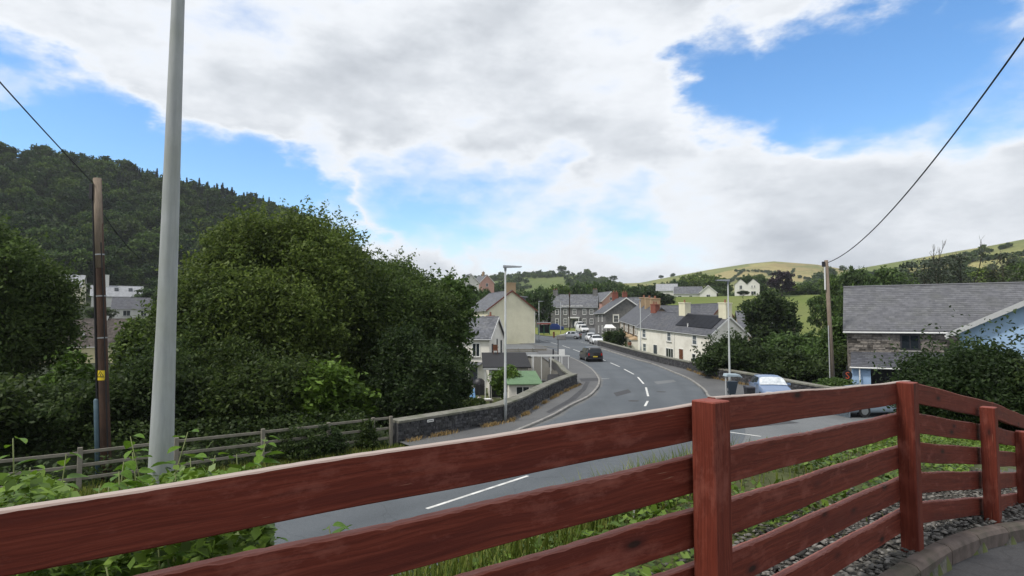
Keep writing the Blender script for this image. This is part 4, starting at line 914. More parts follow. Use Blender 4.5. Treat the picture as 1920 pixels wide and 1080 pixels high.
MB().hexa([(.0, -.2, 1.72), (11, -.2, 1.72), (11, 2.4, 2.55), (0, 2.4, 2.55), (.0, -.2, 1.80), (11, -.2, 1.80), (11, 2.4, 2.64), (0, 2.4, 2.64)]).build('roof', 'slate_dark', lr)
sl = MB(); nrow, nc = 9, 34
for r_ in range(nrow):
    for c_ in range(nc):
        u0 = c_ * 11 / nc + .16 * (r_ % 2) * (c_ > 0); u1 = min(11, (c_ + 1) * 11 / nc + .16 * (r_ % 2)); t0 = r_ / nrow; t1 = min(1, (r_ + 1.1) / nrow)
        q = lambda u, t, h: (u, -.2 + 2.6 * t, 1.80 + .84 * t + h)
        sl.add([q(u0 + .006, t0, .03), q(u1 - .006, t0, .03 + rnd.uniform(0, .008)), q(u1 - .006, t1, .008), q(u0 + .006, t1, .008), q(u0 + .006, t0, .002), q(u1 - .006, t0, .002)], [(0, 1, 2, 3), (4, 5, 1, 0)])
tag(sl.build('slates', 'slate_dark', lr), kind='stuff')
MB().tube([(-.05, -.27, 1.74), (11.05, -.27, 1.74)], .05, 6).build('gutter', 'trim_white', lr)
MB().box((0.05, .0, -.3), (1.1, .12, 1.70)).build('wall', 'render_blue', lr); MB().box((.05, .124, -.3), (.2, 2.3, 1.7)).build('side_wall', 'render_blue', lr); MB().box((4.6, 0, -.3), (11, .12, 1.7)).build('wall', 'render_blue', lr)
MB().box((1.104, 1.9, -.3), (4.596, 2.0, 2.2)).build('back_wall', 'plastic_dark', lr)
MB().tube([(.5, -.2, 0), (.5, -.2, 1.7)], .045, 6).build('downpipe', 'trim_white', lr)
# blue gabled shop front at right
BG = House('blue_gable_building', 'pale blue rendered building with brown edged gable standing before the barn', (22.0, 30.0, 0), R(-40), 9.6, 4.5, 4.2, 6.7, 'render_blue', 'slate_barn', along='y', base=-.5, barge='gutter_grey', over=.45, gutter='trim_white', cat='building')
BG.window('front', 3, .8, 1.2, 1.3, 1, 0); BG.window('front', 6.5, .8, 1.2, 1.3, 1, 0); BG.window('front', 4.8, 4.2, 1.0, 1.1, 1, 0); BG.door('front', 1.2, .0, 1.0, 2.1, 'door_dark')
sg = empty('hanging_sign', (X_at(1584, 38.5), 38.5, 0)); tag(sg, 'round dark sign with a red curled letter beside the blue lean-to wall', 'sign')
MB().tube([(0, 0, -.2), (0, 0, 1.9)], .035, 8).build('post', 'plastic_dark', sg); MB().tube([(0, -.06, 1.3), (0, -.04, 1.3)], .32, 20).build('disc', 'sign_black', sg)
l_ = link_mesh('letter', text_mesh('S', .62, .006), 'sign_red', sg); l_.rotation_euler = (R(90), 0, 0); l_.location = (0, -.07, 1.08)
# ------------------------------------------------------------ red fence in the foreground
rails_pts = [Vector((-1.46, 1.255, CZ - .445)), Vector((.857, 2.64, CZ - .335)), Vector((2.93, 4.53, CZ - .446)), Vector((4.55, 5.83, CZ - .77)), Vector((6.4, 7.6, CZ - 1.20)), Vector((8.2, 9.3, CZ - 1.6))]
red = empty('red_fence', (.857, 2.64, 3.1)); tag(red, 'red brown stained timber fence of wide boards and square posts', 'fence')
fo = -red.location
def rail_mesh(L, h, th, seed, chip):
    r_ = random.Random(seed); bm = bmesh.new(); n = max(12, int(L / .03)); rings = []
    for i in range(n + 1):
        x = L * i / n; wv = .003 * math.sin(x * 2.3 + seed) + .002 * math.sin(x * 7.1 + seed * 2)
        c1, c2 = (r_.uniform(0, chip) if r_.random() < .55 else 0), (r_.uniform(0, chip) if r_.random() < .5 else 0)
        b_ = .004
        prof_ = [(-th/2, -h + b_), (-th/2 + b_, -h), (th/2 - b_, -h), (th/2, -h + b_), (th/2, -b_ - c2), (th/2 - b_, -c2 * .5), (-th/2 + b_ + c1 * .6, 0), (-th/2, -b_ - c1)]
        rings.append([bm.verts.new((x, y, z + wv)) for y, z in prof_])
    for a, b in zip(rings[:-1], rings[1:]):
        for k in range(8): bm.faces.new((a[k], a[(k + 1) % 8], b[(k + 1) % 8], b[k]))
    bm.faces.new(rings[0][::-1]); bm.faces.new(rings[-1]); bmesh.ops.recalc_face_normals(bm, faces=bm.faces)
    me = bpy.data.meshes.new('rail'); bm.to_mesh(me); bm.free(); return me
PITCHR, RH = .22, .149
for i, (a, b) in enumerate(zip(rails_pts[:-1], rails_pts[1:])):
    for k in range(5):
        p = a + fo - Vector((0, 0, PITCHR * k)); q = b + fo - Vector((0, 0, PITCHR * k)); d = q - p; jz = random.uniform(-.005, .005)
        me = rail_mesh(d.length - .008, RH, .040, i * 7 + k, .0065 if k else .002)
        o = link_mesh('rail', me, 'red_wood_worn_sky' if k == 0 and i < 2 else 'red_wood', red)
        o.location = p + d.normalized() * .004 + Vector((0, 0, jz)); o.rotation_euler = (0, -math.asin(d.z / d.length), math.atan2(d.y, d.x))
for i, p in enumerate(rails_pts):
    d = (rails_pts[min(i + 1, 5)] - rails_pts[max(i - 1, 0)]); d.z = 0; d.normalize(); n = Vector((-d.y, d.x, 0))
    w = .110; c = p - n * (.02 + w / 2 + .003)
    want = (None, 1329, 1695, 1845, 1905, None)[i]
    if want:                                  # the post stands where the photograph shows it, sliding along the boards
        k = (want - 960) / F; c += d * ((k * c.y - c.x) / (d.x - k * d.y))
    zb_ = hz(c.x, c.y) - .35; top = p.z + (.012 if i != 2 else .02)
    m = MB().box((-w/2, -w/2, zb_ - c.z), (w/2, w/2, top - c.z)); me = m.mesh('post', bevel=.005)
    # post local z becomes the grain axis x of the wood material
    bm = bmesh.new(); bm.from_mesh(me); bmesh.ops.rotate(bm, verts=bm.verts, matrix=Matrix.Rotation(R(90), 3, 'Y'), cent=(0, 0, 0)); bm.to_mesh(me); bm.free()
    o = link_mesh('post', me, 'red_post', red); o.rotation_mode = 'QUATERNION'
    o.rotation_quaternion = (Matrix.Rotation(math.atan2(d.y, d.x), 3, 'Z') @ Matrix.Rotation(R(-90), 3, 'Y')).to_quaternion(); o.location = c + fo
    for k in range(5):
        s_ = MB()
        for dx in (-.03, .03): s_.tube([(dx, w/2 + .041, -PITCHR * k - .075 + (top - c.z) * 0), (dx, w/2 + .0435, -PITCHR * k - .075)], .006, 6)
# ------------------------------------------------------------ poles and lamp columns
def wire(name, label, a, b, sag, r=.011, n=18):
    a, b = Vector(a), Vector(b); pts = []
    for i in range(n + 1):
        t = i / n; p = a + (b - a) * t; p.z -= sag * 4 * t * (1 - t); pts.append(p - a)
    o = MB().tube(pts, r, 6).build(name, 'cable', smooth=True); o.location = a; tag(o, label, 'cable'); return o
# near steel lamp column
lx, ly = X_at(311, 4.62), 4.62; zb = hz(lx, ly)
nc_ = empty('lamp_column', (lx, ly, zb)); tag(nc_, 'tall tapered grey steel lamp column rising from the leafy bank', 'lamp post')
hh = 8.0 - zb + 1.2
MB().tube([(0, 0, -.3), (0, 0, CZ - zb - 1.1), (.008, 0, CZ - zb), (.022, 0, CZ - zb + 2.45), (.03, 0, hh)], [.097, .085, .068, .047, .036], 20).build('column', 'column_steel', nc_, smooth=True)
MB().box((.06, -.03, .45), (.0995, .03, .95)).build('access_door', 'column_steel', nc_)
MB().tube([(0, 0, hh), (.25, .35, hh + .06), (.4, .6, hh + .06)], [.03, .03, .03], 8).build('bracket', 'column_steel', nc_, smooth=True)
MB().box((.25, .5, hh + .02), (.55, 1.1, hh + .12)).build('lantern', 'lamp_head', nc_, bevel=.02)
def lamp(label, px, base_y, top_y, Y, head_dir, zbase=None):
    x = X_at(px, Y); z = float(street(Y)) + .1 if zbase is None else zbase; H_ = at(px, top_y, Y).z - z
    rt = empty('street_lamp', (x, Y, z)); tag(rt, label, 'street lamp', 'street lamps along the road')
    MB().tube([(0, 0, -.2), (0, 0, 1.3), (0, 0, 1.32), (0, 0, H_)], [.075, .075, .06, .04], 12).build('column', 'column_steel', rt, smooth=True)
    dx, dy = head_dir; l = math.hypot(dx, dy); dx, dy = dx / l, dy / l
    m = MB(); a = math.atan2(dy, dx)
    m.hexa([(-.1, -.09, -.06), (.75, -.13, -.02), (.75, .13, -.02), (-.1, .09, -.06), (-.1, -.07, .07), (.78, -.10, .03), (.78, .10, .03), (-.1, .07, .07)])
    h_ = m.build('lantern', 'lamp_head', rt, bevel=.012); h_.location = (0, 0, H_); h_.rotation_euler = (0, 0, a)
    MB().tube([(0, 0, H_ - .22), (0, 0, H_ - .05)], [.05, .062], 10).build('spigot', 'lamp_head', rt)
    MB().box((.045, -.05, .5), (.079, .05, 1.1)).build('access_door', 'column_steel', rt)
    return rt
lamp('street lamp standing against the stone parapet on the left pavement', 947.5, 793, 500, 28.2, (1, .15))
lamp('street lamp with the litter bin at its foot', 1365.5, 745, 526, 37.3, (-1, -.1))
lamp('street lamp on the pavement before the cream cottages', 1200.5, 672, 562, 76, (-1, -.1))
lamp('street lamp beside the tall cream gable corner', 1010.5, 642, 565, 104, (1, .1))
lamp('street lamp on the lawn before the stone hotel', 1051, 624, 564, 133, (1, .1))
# wooden pole on the left with warning plate and cable duct
px_, pY = 206, 19.0; pb = Vector((X_at(px_ + 8, pY), pY, hz(X_at(px_, pY), pY))); pt = at(183, 337, pY)
wp = empty('utility_pole', pb); tag(wp, 'dark brown leaning wooden utility pole with a yellow warning plate', 'utility pole')
ax = pt - pb
MB().tube([ax * -.05, ax * .3, ax * .72, ax], [.155, .145, .125, .115], 14).build('pole', 'pole_wood', wp, smooth=True)
mid = lambda f, dx, dy: ax * f + Vector((dx, dy, 0))
MB().tube([mid(.72, .0, -.013), mid(1.004, .0, -.013)], [.122, .116], 14).build('pale_top', 'pole_wood_pale', wp, smooth=True)
MB().tube([mid(.0, -.19, -.1), mid(.31, -.175, -.1), mid(.315, -.175, -.1)], [.075, .075, .05], 10).build('cable_duct', 'duct_blue', wp, smooth=True)
MB().tube([mid(.31, -.15, -.10), mid(.6, -.135, -.09), mid(.985, -.11, -.07)], .034, 8).build('riser_cable', 'cable', wp)
MB().tube([mid(.05, .13, -.1), mid(.6, .125, -.08), mid(.8, .10, -.08)], .018, 6).build('earth_wire', 'cable', wp)
for f in (.5, .63, .76): MB().tube([mid(f, 0, 0), mid(f + .004, 0, 0)], .162 - .035 * f, 14).build('band', 'rim', wp)
MB().box((-.16, -.16, -.5), (-.06, -.06, .0)).build('bracket', 'plastic_dark', wp).location = ax * .985
pf = (at(204, 702, pY) - pb).z / ax.z
pr_ = MB(); 
for k in range(7):
    a0, a1 = R(-90 - 62 + k * 124 / 7), R(-90 - 62 + (k + 1) * 124 / 7); r_ = .149
    pr_.add([(r_ * math.cos(a0), r_ * math.sin(a0), -.17), (r_ * math.cos(a1), r_ * math.sin(a1), -.17), (r_ * math.cos(a1), r_ * math.sin(a1), .13), (r_ * math.cos(a0), r_ * math.sin(a0), .13)], [(0, 1, 2, 3)])
pl_ = pr_.build('warning_plate', 'sign_yellow', wp); pl_.location = ax * pf
def on_plate(pts, w):                   # black strokes wrapped round the pole
    m = MB()
    for (x0, z0), (x1, z1) in zip(pts[:-1], pts[1:]):
        for j in range(4):
            t0, t1 = j / 4, (j + 1) / 4; q = []
            dx, dz = x1 - x0, z1 - z0; l = math.hypot(dx, dz); nx, nz = -dz / l * w, dx / l * w
            for t, s_ in ((t0, -1), (t1, -1), (t1, 1), (t0, 1)):
                x = x0 + dx * t + nx * s_; zz_ = z0 + dz * t + nz * s_; a = R(-90) + x / .151; q.append((.1515 * math.cos(a), .1515 * math.sin(a), zz_))
            m.add(q, [(0, 1, 2, 3)])
    return m
for p_ in ([(-.10, -.05), (0, .11), (.10, -.05), (-.10, -.05)], [(-.02, .05), (.015, .01), (-.01, .0), (.025, -.035)], [(-.13, -.075), (.13, -.075)]):
    o = on_plate(p_, .008).build('symbol', 'sign_black', pl_)
wire('overhead_cable', 'black overhead cable leaving the leaning wooden pole towards the upper left', pt + Vector((-.1, -.08, -.1)), at(-420, -330, 7.5), .1, .016)
wire('overhead_cable', 'black cable dropping from the leaning wooden pole behind the steel column', pt + Vector((-.05, .08, -.75)), at(300, 500, 33), .5, .018)
# pale wooden pole on the right
qY = 41.0; qb = Vector((X_at(1559, qY), qY, -1.0)); qt = at(1549, 488, qY)
rp = empty('utility_pole', qb); tag(rp, 'pale weathered wooden utility pole left of the slate roofed barn', 'utility pole')
ax = qt - qb; MB().tube([ax * -.03, ax * .5, ax], [.15, .135, .12], 12).build('pole', 'pole_wood_pale', rp, smooth=True)
MB().box((-.28, -.1, -.3), (-.13, .05, .05)).build('bracket', 'plastic_dark', rp).location = ax * .985
MB().box((-.19, -.12, -1.9), (-.125, -.02, -.35)).build('cable_guard', 'trim_white', rp).location = ax * .99
MB().tube([ax * .0 + Vector((-.35, -.2, 0)), ax * .55 + Vector((-.15, -.1, 0))], .03, 6).build('stay_pipe', 'gutter_grey', rp)
wire('overhead_cable', 'grey overhead cable sweeping up from the pale wooden pole', qt + Vector((.12, 0, -.15)), at(2150, -260, 9.0), 1.1, .024, 26)
o = MB().tube([(0, 0, -1), (0.02, 0, 5.6), (0.02, 0, 5.7)], [.13, .11, .10], 10).build('utility_pole', 'pole_wood_pale', smooth=True); o.location = (X_at(1488, 92), 92, -.6); tag(o, 'thin distant utility pole in the gap beside the dark round tree', 'utility pole')
o = MB().tube([(0, 0, -1), (0, 0, 8.0), (0, 0, 8.05), (0, 0, 9.0), (0, 0, 9.2)], [.14, .12, .2, .2, .05], 10).build('utility_pole', 'pole_wood', smooth=True); o.location = (X_at(1068, 150), 150, 2.6); tag(o, 'dark pole with a dark cap before the hotel roof', 'utility pole')
# ------------------------------------------------------------ weathered post and rail fence on the left
gf = empty('paddock_fence', (-12.2, 17.4, 0)); tag(gf, 'grey weathered post and rail fence along the left verge', 'fence')
go = -gf.location
fp = [(-21.5, 9.8), (-19.2, 11.7), (-16.9, 13.6), (-14.55, 15.5), (-12.2, 17.4), (-10.3, 18.9), (-8.3, 20.5), (-6.55, 21.95), (-5.2, 23.0), (-4.62, 23.45)]
fp = [Vector((x, y, hz(x, y) * 0.25 - .02)) for x, y in fp]
for i, p in enumerate(fp):
    MB().box((-.06, -.05, -.5), (.06, .05, 1.13 + random.uniform(-.03, .04))).build('post', 'grey_wood', gf, bevel=.008).location = p + go
    gf.children[-1].rotation_euler = (0, 0, R(40))
for a, b in zip(fp[:-1], fp[1:]):
    for k in range(3):
        z = 1.02 - k * .36; d = b - a; m = MB().box((0, -.02, -.045), (d.length, .02, .045))
        o = m.build('rail', 'grey_wood', gf, bevel=.006); o.location = a + go + Vector((-.05, .055, z + random.uniform(-.02, .02))); o.rotation_euler = (0, -math.asin(d.z / d.length) + random.uniform(-.012, .012), math.atan2(d.y, d.x))
# ------------------------------------------------------------ litter bin at the lamp
lb2 = empty('litter_bin', (X_at(1368, 36.6) + .02, 36.6, .1)); tag(lb2, 'dark litter bin with a pale curved hood on a post beside the street lamp', 'litter bin')
m = MB(); m.hexa([(-.18, -.16, .25), (.18, -.16, .25), (.18, .16, .25), (-.18, .16, .25), (-.31, -.27, 1.02), (.31, -.27, 1.02), (.31, .27, 1.02), (-.31, .27, 1.02)]); m.build('body', 'bin_body', lb2, bevel=.02)
MB().tube([(-.33, 0, -.1), (-.33, 0, 1.35)], .05, 8).build('post', 'gutter_grey', lb2); MB().box((-.28, -.02, .45), (-.17, .02, .6)).build('bracket', 'gutter_grey', lb2)
m = MB().prism([(-.42, 1.30), (.38, 1.30), (.55, 1.22), (.56, 1.26), (.38, 1.44), (-.36, 1.46)], 'y', -.3, .3); m.build('hood', 'bin_lid', lb2, bevel=.015)
# ------------------------------------------------------------ vehicles
def make_car(name, label, loc, rz, paint, L=4.2, Wd=1.72, Hh=1.46, kind='hatch', group=None, cover=False, cat='car'):
    rt = empty(name, loc, rz); tag(rt, label, cat, group)      # local: +x forward, z up, wheels on z = 0
    st = {'hatch': [(-.5, .30, .62, .72, .93), (-.485, .25, .85, .98, .97), (-.40, .24, .90, 1.0, 1.0), (-.22, .22, .92, 1.0, 1.0), (.0, .2, .92, 1.0, 1.0), (.10, .2, .90, .97, 1.0), (.24, .22, .86, .87, .99), (.40, .24, .78, .79, .96), (.47, .26, .66, .67, .90), (.5, .30, .5, .51, .82)]}
    if kind == 'van': prof_ = [(-.5, .30, 1.0, 1.70, .95), (-.485, .26, 1.02, 1.80, .98), (-.3, .24, 1.04, 1.84, 1), (0, .22, 1.04, 1.84, 1), (.12, .22, 1.04, 1.80, 1), (.20, .22, 1.04, 1.70, 1), (.33, .23, 1.02, 1.05, .99), (.44, .25, .86, .88, .95), (.485, .28, .62, .63, .88), (.5, .32, .5, .51, .82)]
    elif kind == 'mpv': prof_ = [(-.5, .32, .70, .95, .94), (-.485, .26, .92, 1.42, .98), (-.44, .24, .95, 1.56, 1), (-.25, .22, .95, 1.60, 1), (.0, .2, .94, 1.58, 1), (.10, .2, .94, 1.50, 1), (.26, .22, .92, .96, .99), (.40, .24, .82, .84, .96), (.47, .26, .66, .67, .90), (.5, .30, .5, .51, .82)]
    else: prof_ = [(-.5, .32, .62, .70, .92), (-.485, .26, .82, .88, .97), (-.43, .24, .90, 1.14, 1), (-.30, .22, .92, 1.40, 1), (-.10, .2, .92, Hh, 1), (.06, .2, .92, 1.40, 1), (.22, .22, .88, .92, .99), (.40, .24, .78, .80, .96), (.47, .26, .64, .65, .90), (.5, .30, .5, .51, .82)]
    bm = bmesh.new(); rings = []
    for fx, zb_, zbelt, zr, wf in prof_:
        w = Wd / 2 * wf; x = fx * L; rw = w * (.76 if zr - zbelt > .2 else .93)
        r_ = [(-w * .93, zb_), (-w, zb_ + .14), (-w, zbelt * .62), (-w * .97, zbelt), (-rw, zr - .06 * (zr - zbelt > .2)), (-rw * .8, zr), (0, zr + .015), (rw * .8, zr), (rw, zr - .06 * (zr - zbelt > .2)), (w * .97, zbelt), (w, zbelt * .62), (w, zb_ + .14), (w * .93, zb_)]
        rings.append([bm.verts.new((x, y, z)) for y, z in r_])
    glass_f = []
    for i, (a, b) in enumerate(zip(rings[:-1], rings[1:])):
        for k in range(12): bm.faces.new((a[k], b[k], b[k + 1], a[k + 1]))
        bm.faces.new((a[0], a[12], b[12], b[0]))
    bm.faces.new(rings[0]); bm.faces.new(rings[-1][::-1]); bmesh.ops.recalc_face_normals(bm, faces=bm.faces)
    me = bpy.data.meshes.new('body'); 
    gl = MB()
    def push(vs, d):
        vs = [Vector(v) for v in vs]; n = (vs[1] - vs[0]).cross(vs[3] - vs[0]).normalized(); c = sum(vs, Vector()) / 4
        if n.dot(c - Vector((0, 0, .9))) < 0: n = -n
        return [c + (v - c) * .90 + n * d for v in vs]
    panes = []; screens = []
    for i in range(len(rings) - 1):
        (f0, _, b0, r0, _), (f1, _, b1, r1, _) = prof_[i], prof_[i + 1]
        side = (r0 - b0 > .2 and r1 - b1 > .2)
        if side and not (kind == 'van' and f1 < .1):
            for s_ in (3, 8): panes.append(('side_window', [rings[i][s_].co, rings[i + 1][s_].co, rings[i + 1][s_ + 1].co, rings[i][s_ + 1].co]))
        fr = (r0 - b0) > .2 and (r1 - b1) <= .2; re_ = ((r0 - b0) <= .35 and (r1 - b1) > .2 and i < 4 and kind != 'van')
        if fr or re_:
            t0, t1 = (.10, .90); vs = []
            for tt_ in (t0, t1):
                for k in range(4, 9): vs.append(rings[i][k].co.lerp(rings[i + 1][k].co, tt_))
            nn = (vs[5] - vs[0]).cross(vs[4] - vs[0]).normalized()
            if nn.z < 0: nn = -nn
            screens.append(('windscreen' if fr else 'rear_window', [v + nn * .022 for v in vs]))
    panes = [(n, push(v, .014)) for n, v in panes]
    bmesh.ops.bevel(bm, geom=[e for e in bm.edges if e.calc_face_angle(0) > .5], offset=.025, segments=2, affect='EDGES') if True else None
    bm.to_mesh(me); bm.free(); body = link_mesh('body', me, paint, rt)
    for p in me.polygons: p.use_smooth = True
    for n, v in screens: MB().add(v, [(k, k + 1, k + 6, k + 5) for k in range(4)]).build(n, 'foil' if cover and n == 'windscreen' else 'glass_dark', rt)
    for n, v in panes:
        MB().add(v, [(0, 1, 2, 3)]).build(n, 'foil' if cover and n == 'windscreen' else 'glass_dark', rt)
    for fx in (-.31, .31):
        for s_ in (-1, 1):
            y0 = s_ * (Wd / 2 - .19); y1 = s_ * (Wd / 2 + .008)
            wh = MB().tube([(fx * L, y0, .31), (fx * L, y1, .31)], .31, 18).build('wheel', 'tyre', rt, bevel=0); MB().tube([(fx * L, y1 - s_ * .02, .31), (fx * L, y1 + s_ * .008, .31)], .19, 12).build('rim', 'rim', wh)
    for s_ in (-1, 1):
        MB().box((.455 * L, s_ * Wd * .29 - .17, .56), (.488 * L, s_ * Wd * .29 + .17, .70)).build('headlight', 'lamp_clear', rt)
        MB().box((-.505 * L, s_ * Wd * .40 - .08, .68), (-.478 * L, s_ * Wd * .40 + .08, .95)).build('tail_light', 'lamp_red', rt)
        MB().box((.10 * L, s_ * (Wd / 2 + .07) - .09, .94), (.135 * L, s_ * (Wd / 2 + .07) + .09, 1.07)).build('mirror', paint, rt)
    MB().box((-.515 * L, -.26, .50), (-.502 * L, .26, .62)).build('number_plate', 'plate_yellow', rt); MB().box((.502 * L, -.26, .40), (.515 * L, .26, .52)).build('number_plate', 'sign_white', rt)
    MB().box((-.508 * L, -Wd * .46, .28), (-.49 * L, Wd * .46, .48)).build('bumper', 'plastic_dark', rt)
    return rt
def onroad(px, py, dz=.013): p = S(px, py); p.z = float(street(p.y)) + dz; return p
p = onroad(1107, 676); make_car('car', 'black car driving away with red tail lights in the left lane', p, R(97), 'paint_black', 4.4, 1.8, 1.6, 'mpv')
p = onroad(1068, 635.5); make_car('car', 'silver hatchback parked by the low planter at the lawn', p, R(160), 'paint_silver')
p = onroad(1092, 623.5); make_car('van', 'white van parked facing the road beside the lawn', p, R(-75), 'car_white', 4.4, 1.8, 1.84, 'van', cat='van')
p = onroad(1089, 617); make_car('van', 'white van half hidden behind the other parked white van', p + Vector((0, 3, .1)), R(-80), 'car_white', 4.4, 1.8, 1.84, 'van', cat='van')
p = onroad(1118, 645); make_car('car', 'white car parked facing the road beside the porch hedge', p, R(-88), 'car_white', 4.2, 1.75, 1.5, 'hatch')
make_car('car', 'white car parked behind the white car by the porch hedge', p + Vector((.15, 7.5, .2)), R(-88), 'car_white', 4.2, 1.75, 1.5, 'hatch')
make_car('car', 'blue car with a silver sunshade over its windscreen by the stone wall', (X_at(1443, 35.4), 35.6, .105), R(-100), 'paint_blue', 4.0, 1.66, 1.42, 'hatch', cover=True)
make_car('car', 'pale blue car parked in the shade of the right hand shrub', (X_at(1640, 30.6), 30.9, .02), R(10), 'paint_pale_blue', 4.1, 1.72, 1.46, 'hatch')
# dark wheelie bin beside the sunshade car
wb = empty('wheeled_bin', (X_at(1407, 34.2), 34.6, .105)); wb.scale = (.85, .85, .85); tag(wb, 'dark wheeled bin beside the car with the silver sunshade', 'bin')
m = MB().hexa([(-.22, -.24, .08), (.22, -.24, .08), (.22, .24, .08), (-.22, .24, .08), (-.28, -.33, .98), (.28, -.33, .98), (.28, .33, .98), (-.28, .33, .98)]); m.build('body', 'plastic_dark', wb, bevel=.02)
MB().hexa([(-.3, -.36, .984), (.3, -.36, .984), (.3, .36, .984), (-.3, .36, .984), (-.26, -.3, 1.06), (.26, -.3, 1.06), (.26, .34, 1.1), (-.26, .34, 1.1)]).build('lid', 'plastic_dark', wb)
# ------------------------------------------------------------ the green before the hotel
lawn, _, _ = sheet('lawn', [((4.8, 133), (3.5, 160)), ((6.2, 126.5), (7, 160)), ((9.3, 122.5), (11, 160)), ((11.5, 124), (14.5, 157)), ((14.4, 139), (16.8, 154))], 'lawn', .09, cross=6); tag(lawn, kind='structure')
bs = empty('bus_shelter', (X_at(1009, 128), 128, street(128) + .05)); tag(bs, 'green framed bus shelter with a red fascia and pale roof beside the lawn', 'bus shelter')
for x_ in (0, 1.2, 2.4):
    for y_ in (0, 1.5): MB().box((x_, y_, 0), (x_ + .08, y_ + .08, 2.25)).build('post', 'plastic_green', bs)
MB().box((-.15, -.15, 2.52), (2.65, 1.75, 2.64)).build('roof', 'gutter_grey', bs); MB().box((-.1, -.1, 2.254), (2.6, 1.7, 2.516)).build('fascia', 'shelter_red', bs); MB().box((.08, 1.52, .3), (2.4, 1.55, 2.1)).build('pane', 'glass_dark', bs)
MB().box((.3, 1.1, .42), (2.2, 1.4, .48)).build('bench', 'plastic_green', bs)
tp = empty('covered_car', (X_at(1043, 152), 152, street(152) + .1), R(-8)); tag(tp, 'car hidden under a bright blue cover before the hotel', 'car')
m = MB(); m.hexa([(-1.9, -.85, 0), (1.9, -.85, 0), (1.9, .85, 0), (-1.9, .85, 0), (-1.8, -.8, .9), (1.8, -.8, .8), (1.8, .8, .8), (-1.8, .8, .9)]); m.hexa([(-1.6, -.78, .85), (1.0, -.78, .8), (1.0, .78, .8), (-1.6, .78, .85), (-1.2, -.6, 1.5), (.3, -.6, 1.5), (.3, .6, 1.5), (-1.2, .6, 1.5)])
m.build('cover', 'tarp_blue', tp, bevel=.1)
pw = S(1052, 637); o = MB().hexa([(-.85, -.5, 0), (.85, -.5, 0), (.85, .5, 0), (-.85, .5, 0), (-.82, -.47, .85), (.82, -.47, .85), (.82, .47, .85), (-.82, .47, .85)]).build('stone_planter', 'grey_stone', bevel=.04); o.location = pw; tag(o, 'low square stone planter behind the silver hatchback', 'planter')
pw = S(1038.5, 633); o = MB().tube([(0, 0, 0), (0, 0, .15), (0, 0, .95), (0, 0, 1.1), (0, 0, 1.16)], [.2, .18, .18, .22, .08], 10).build('litter_bin', 'door_brown'); o.location = pw; tag(o, 'small brown litter bin on the edge of the lawn', 'litter bin')
# ------------------------------------------------------------ garden things behind the parapet
gz = -2.5
bb = empty('barbecue', (X_at(899, 60), 60, gz)); tag(bb, 'black rounded barbecue under a cover against the off white cottage', 'barbecue')
MB().ball((0, 0, 1.0), (.62, .5, .62), 14, 8).build('cover', 'plastic_dark', bb, smooth=True); MB().hexa([(-.5, -.4, 0), (.5, -.4, 0), (.5, .4, 0), (-.5, .4, 0), (-.6, -.48, .95), (.6, -.48, .95), (.6, .48, .95), (-.6, .48, .95)]).build('skirt', 'plastic_dark', bb)
MB().tube([(-.75, .2, 0), (-.72, .2, 1.5), (-.7, .2, 2.3)], [.16, .12, .09], 10).build('chimney_pipe', 'plastic_dark', bb)
dr = empty('drying_rack', (X_at(887, 54.5), 54.5, gz)); tag(dr, 'pale blue cloth hung over a small drying rack on the garden lawn', 'drying rack')
MB().hexa([(-.28, -.2, .3), (.28, -.2, .3), (.24, .2, .3), (-.24, .2, .3), (-.2, -.03, 1.25), (.16, -.03, 1.25), (.16, .03, 1.25), (-.2, .03, 1.25)]).build('cloth', 'cloth_blue', dr, bevel=.03)
for x_ in (-.2, .18): MB().tube([(x_, -.15, 0), (x_, 0, 1.3)], .015, 6).build('leg', 'trim_white', dr); MB().tube([(x_, .15, 0), (x_, 0, 1.3)], .015, 6).build('leg', 'trim_white', dr)
wl_ = empty('washing', (X_at(880, 57), 57, gz)); tag(wl_, 'pale pink and white washing bundled on a garden airer', 'washing')
m = MB()
for k in range(5): m.ball((random.uniform(-.25, .25), random.uniform(-.2, .2), .9 + random.uniform(-.3, .45)), (.2, .16, .24), 8, 5)
m.build('cloth', 'cloth_pale', wl_, smooth=True); MB().tube([(0, 0, 0), (0, 0, 1.0)], .03, 6).build('stand', 'gutter_grey', wl_)
for i, (px_, lb) in enumerate(((876, 'thin black garden post left of the pale blue cloth'), (899, 'thin black garden post right of the pale blue cloth'), (919.5, 'thin black garden post in front of the round green shrub'))):
    o = MB().tube([(0, 0, -.2), (0, 0, 1.75), (0, 0, 1.8)], [.05, .05, .02], 8).build('garden_post', 'plastic_dark'); o.location = (X_at(px_, 52.5), 52.5, gz); tag(o, lb, 'post')
tb = empty('garden_table', (X_at(907, 50.8), 50.8, gz), R(10)); tag(tb, 'low dark garden table with pale odds and ends behind the parapet', 'table')
MB().box((-.8, -.4, .62), (.8, .4, .68)).build('table_top', 'grey_wood', tb)
for x_ in (-.7, .62):
    for y_ in (-.35, .27): MB().box((x_, y_, 0), (x_ + .08, y_ + .08, .618)).build('leg', 'grey_wood', tb)
for x_, w_, h_, mt, lb in ((-.35, .14, .22, 'cloth_pale', 'pale round pot on the low garden table'), (.35, .34, .09, 'sign_white', 'flat white tray on the low garden table')):
    o = MB().tube([(0, 0, 0), (0, 0, h_), (0, 0, h_ + .02)], [w_ * .8, w_, w_ * .6], 12).build('garden_pot' if h_ > .1 else 'tray', mt); o.location = tb.location + Vector((x_, 0, .682)); tag(o, lb, 'pot' if h_ > .1 else 'tray')
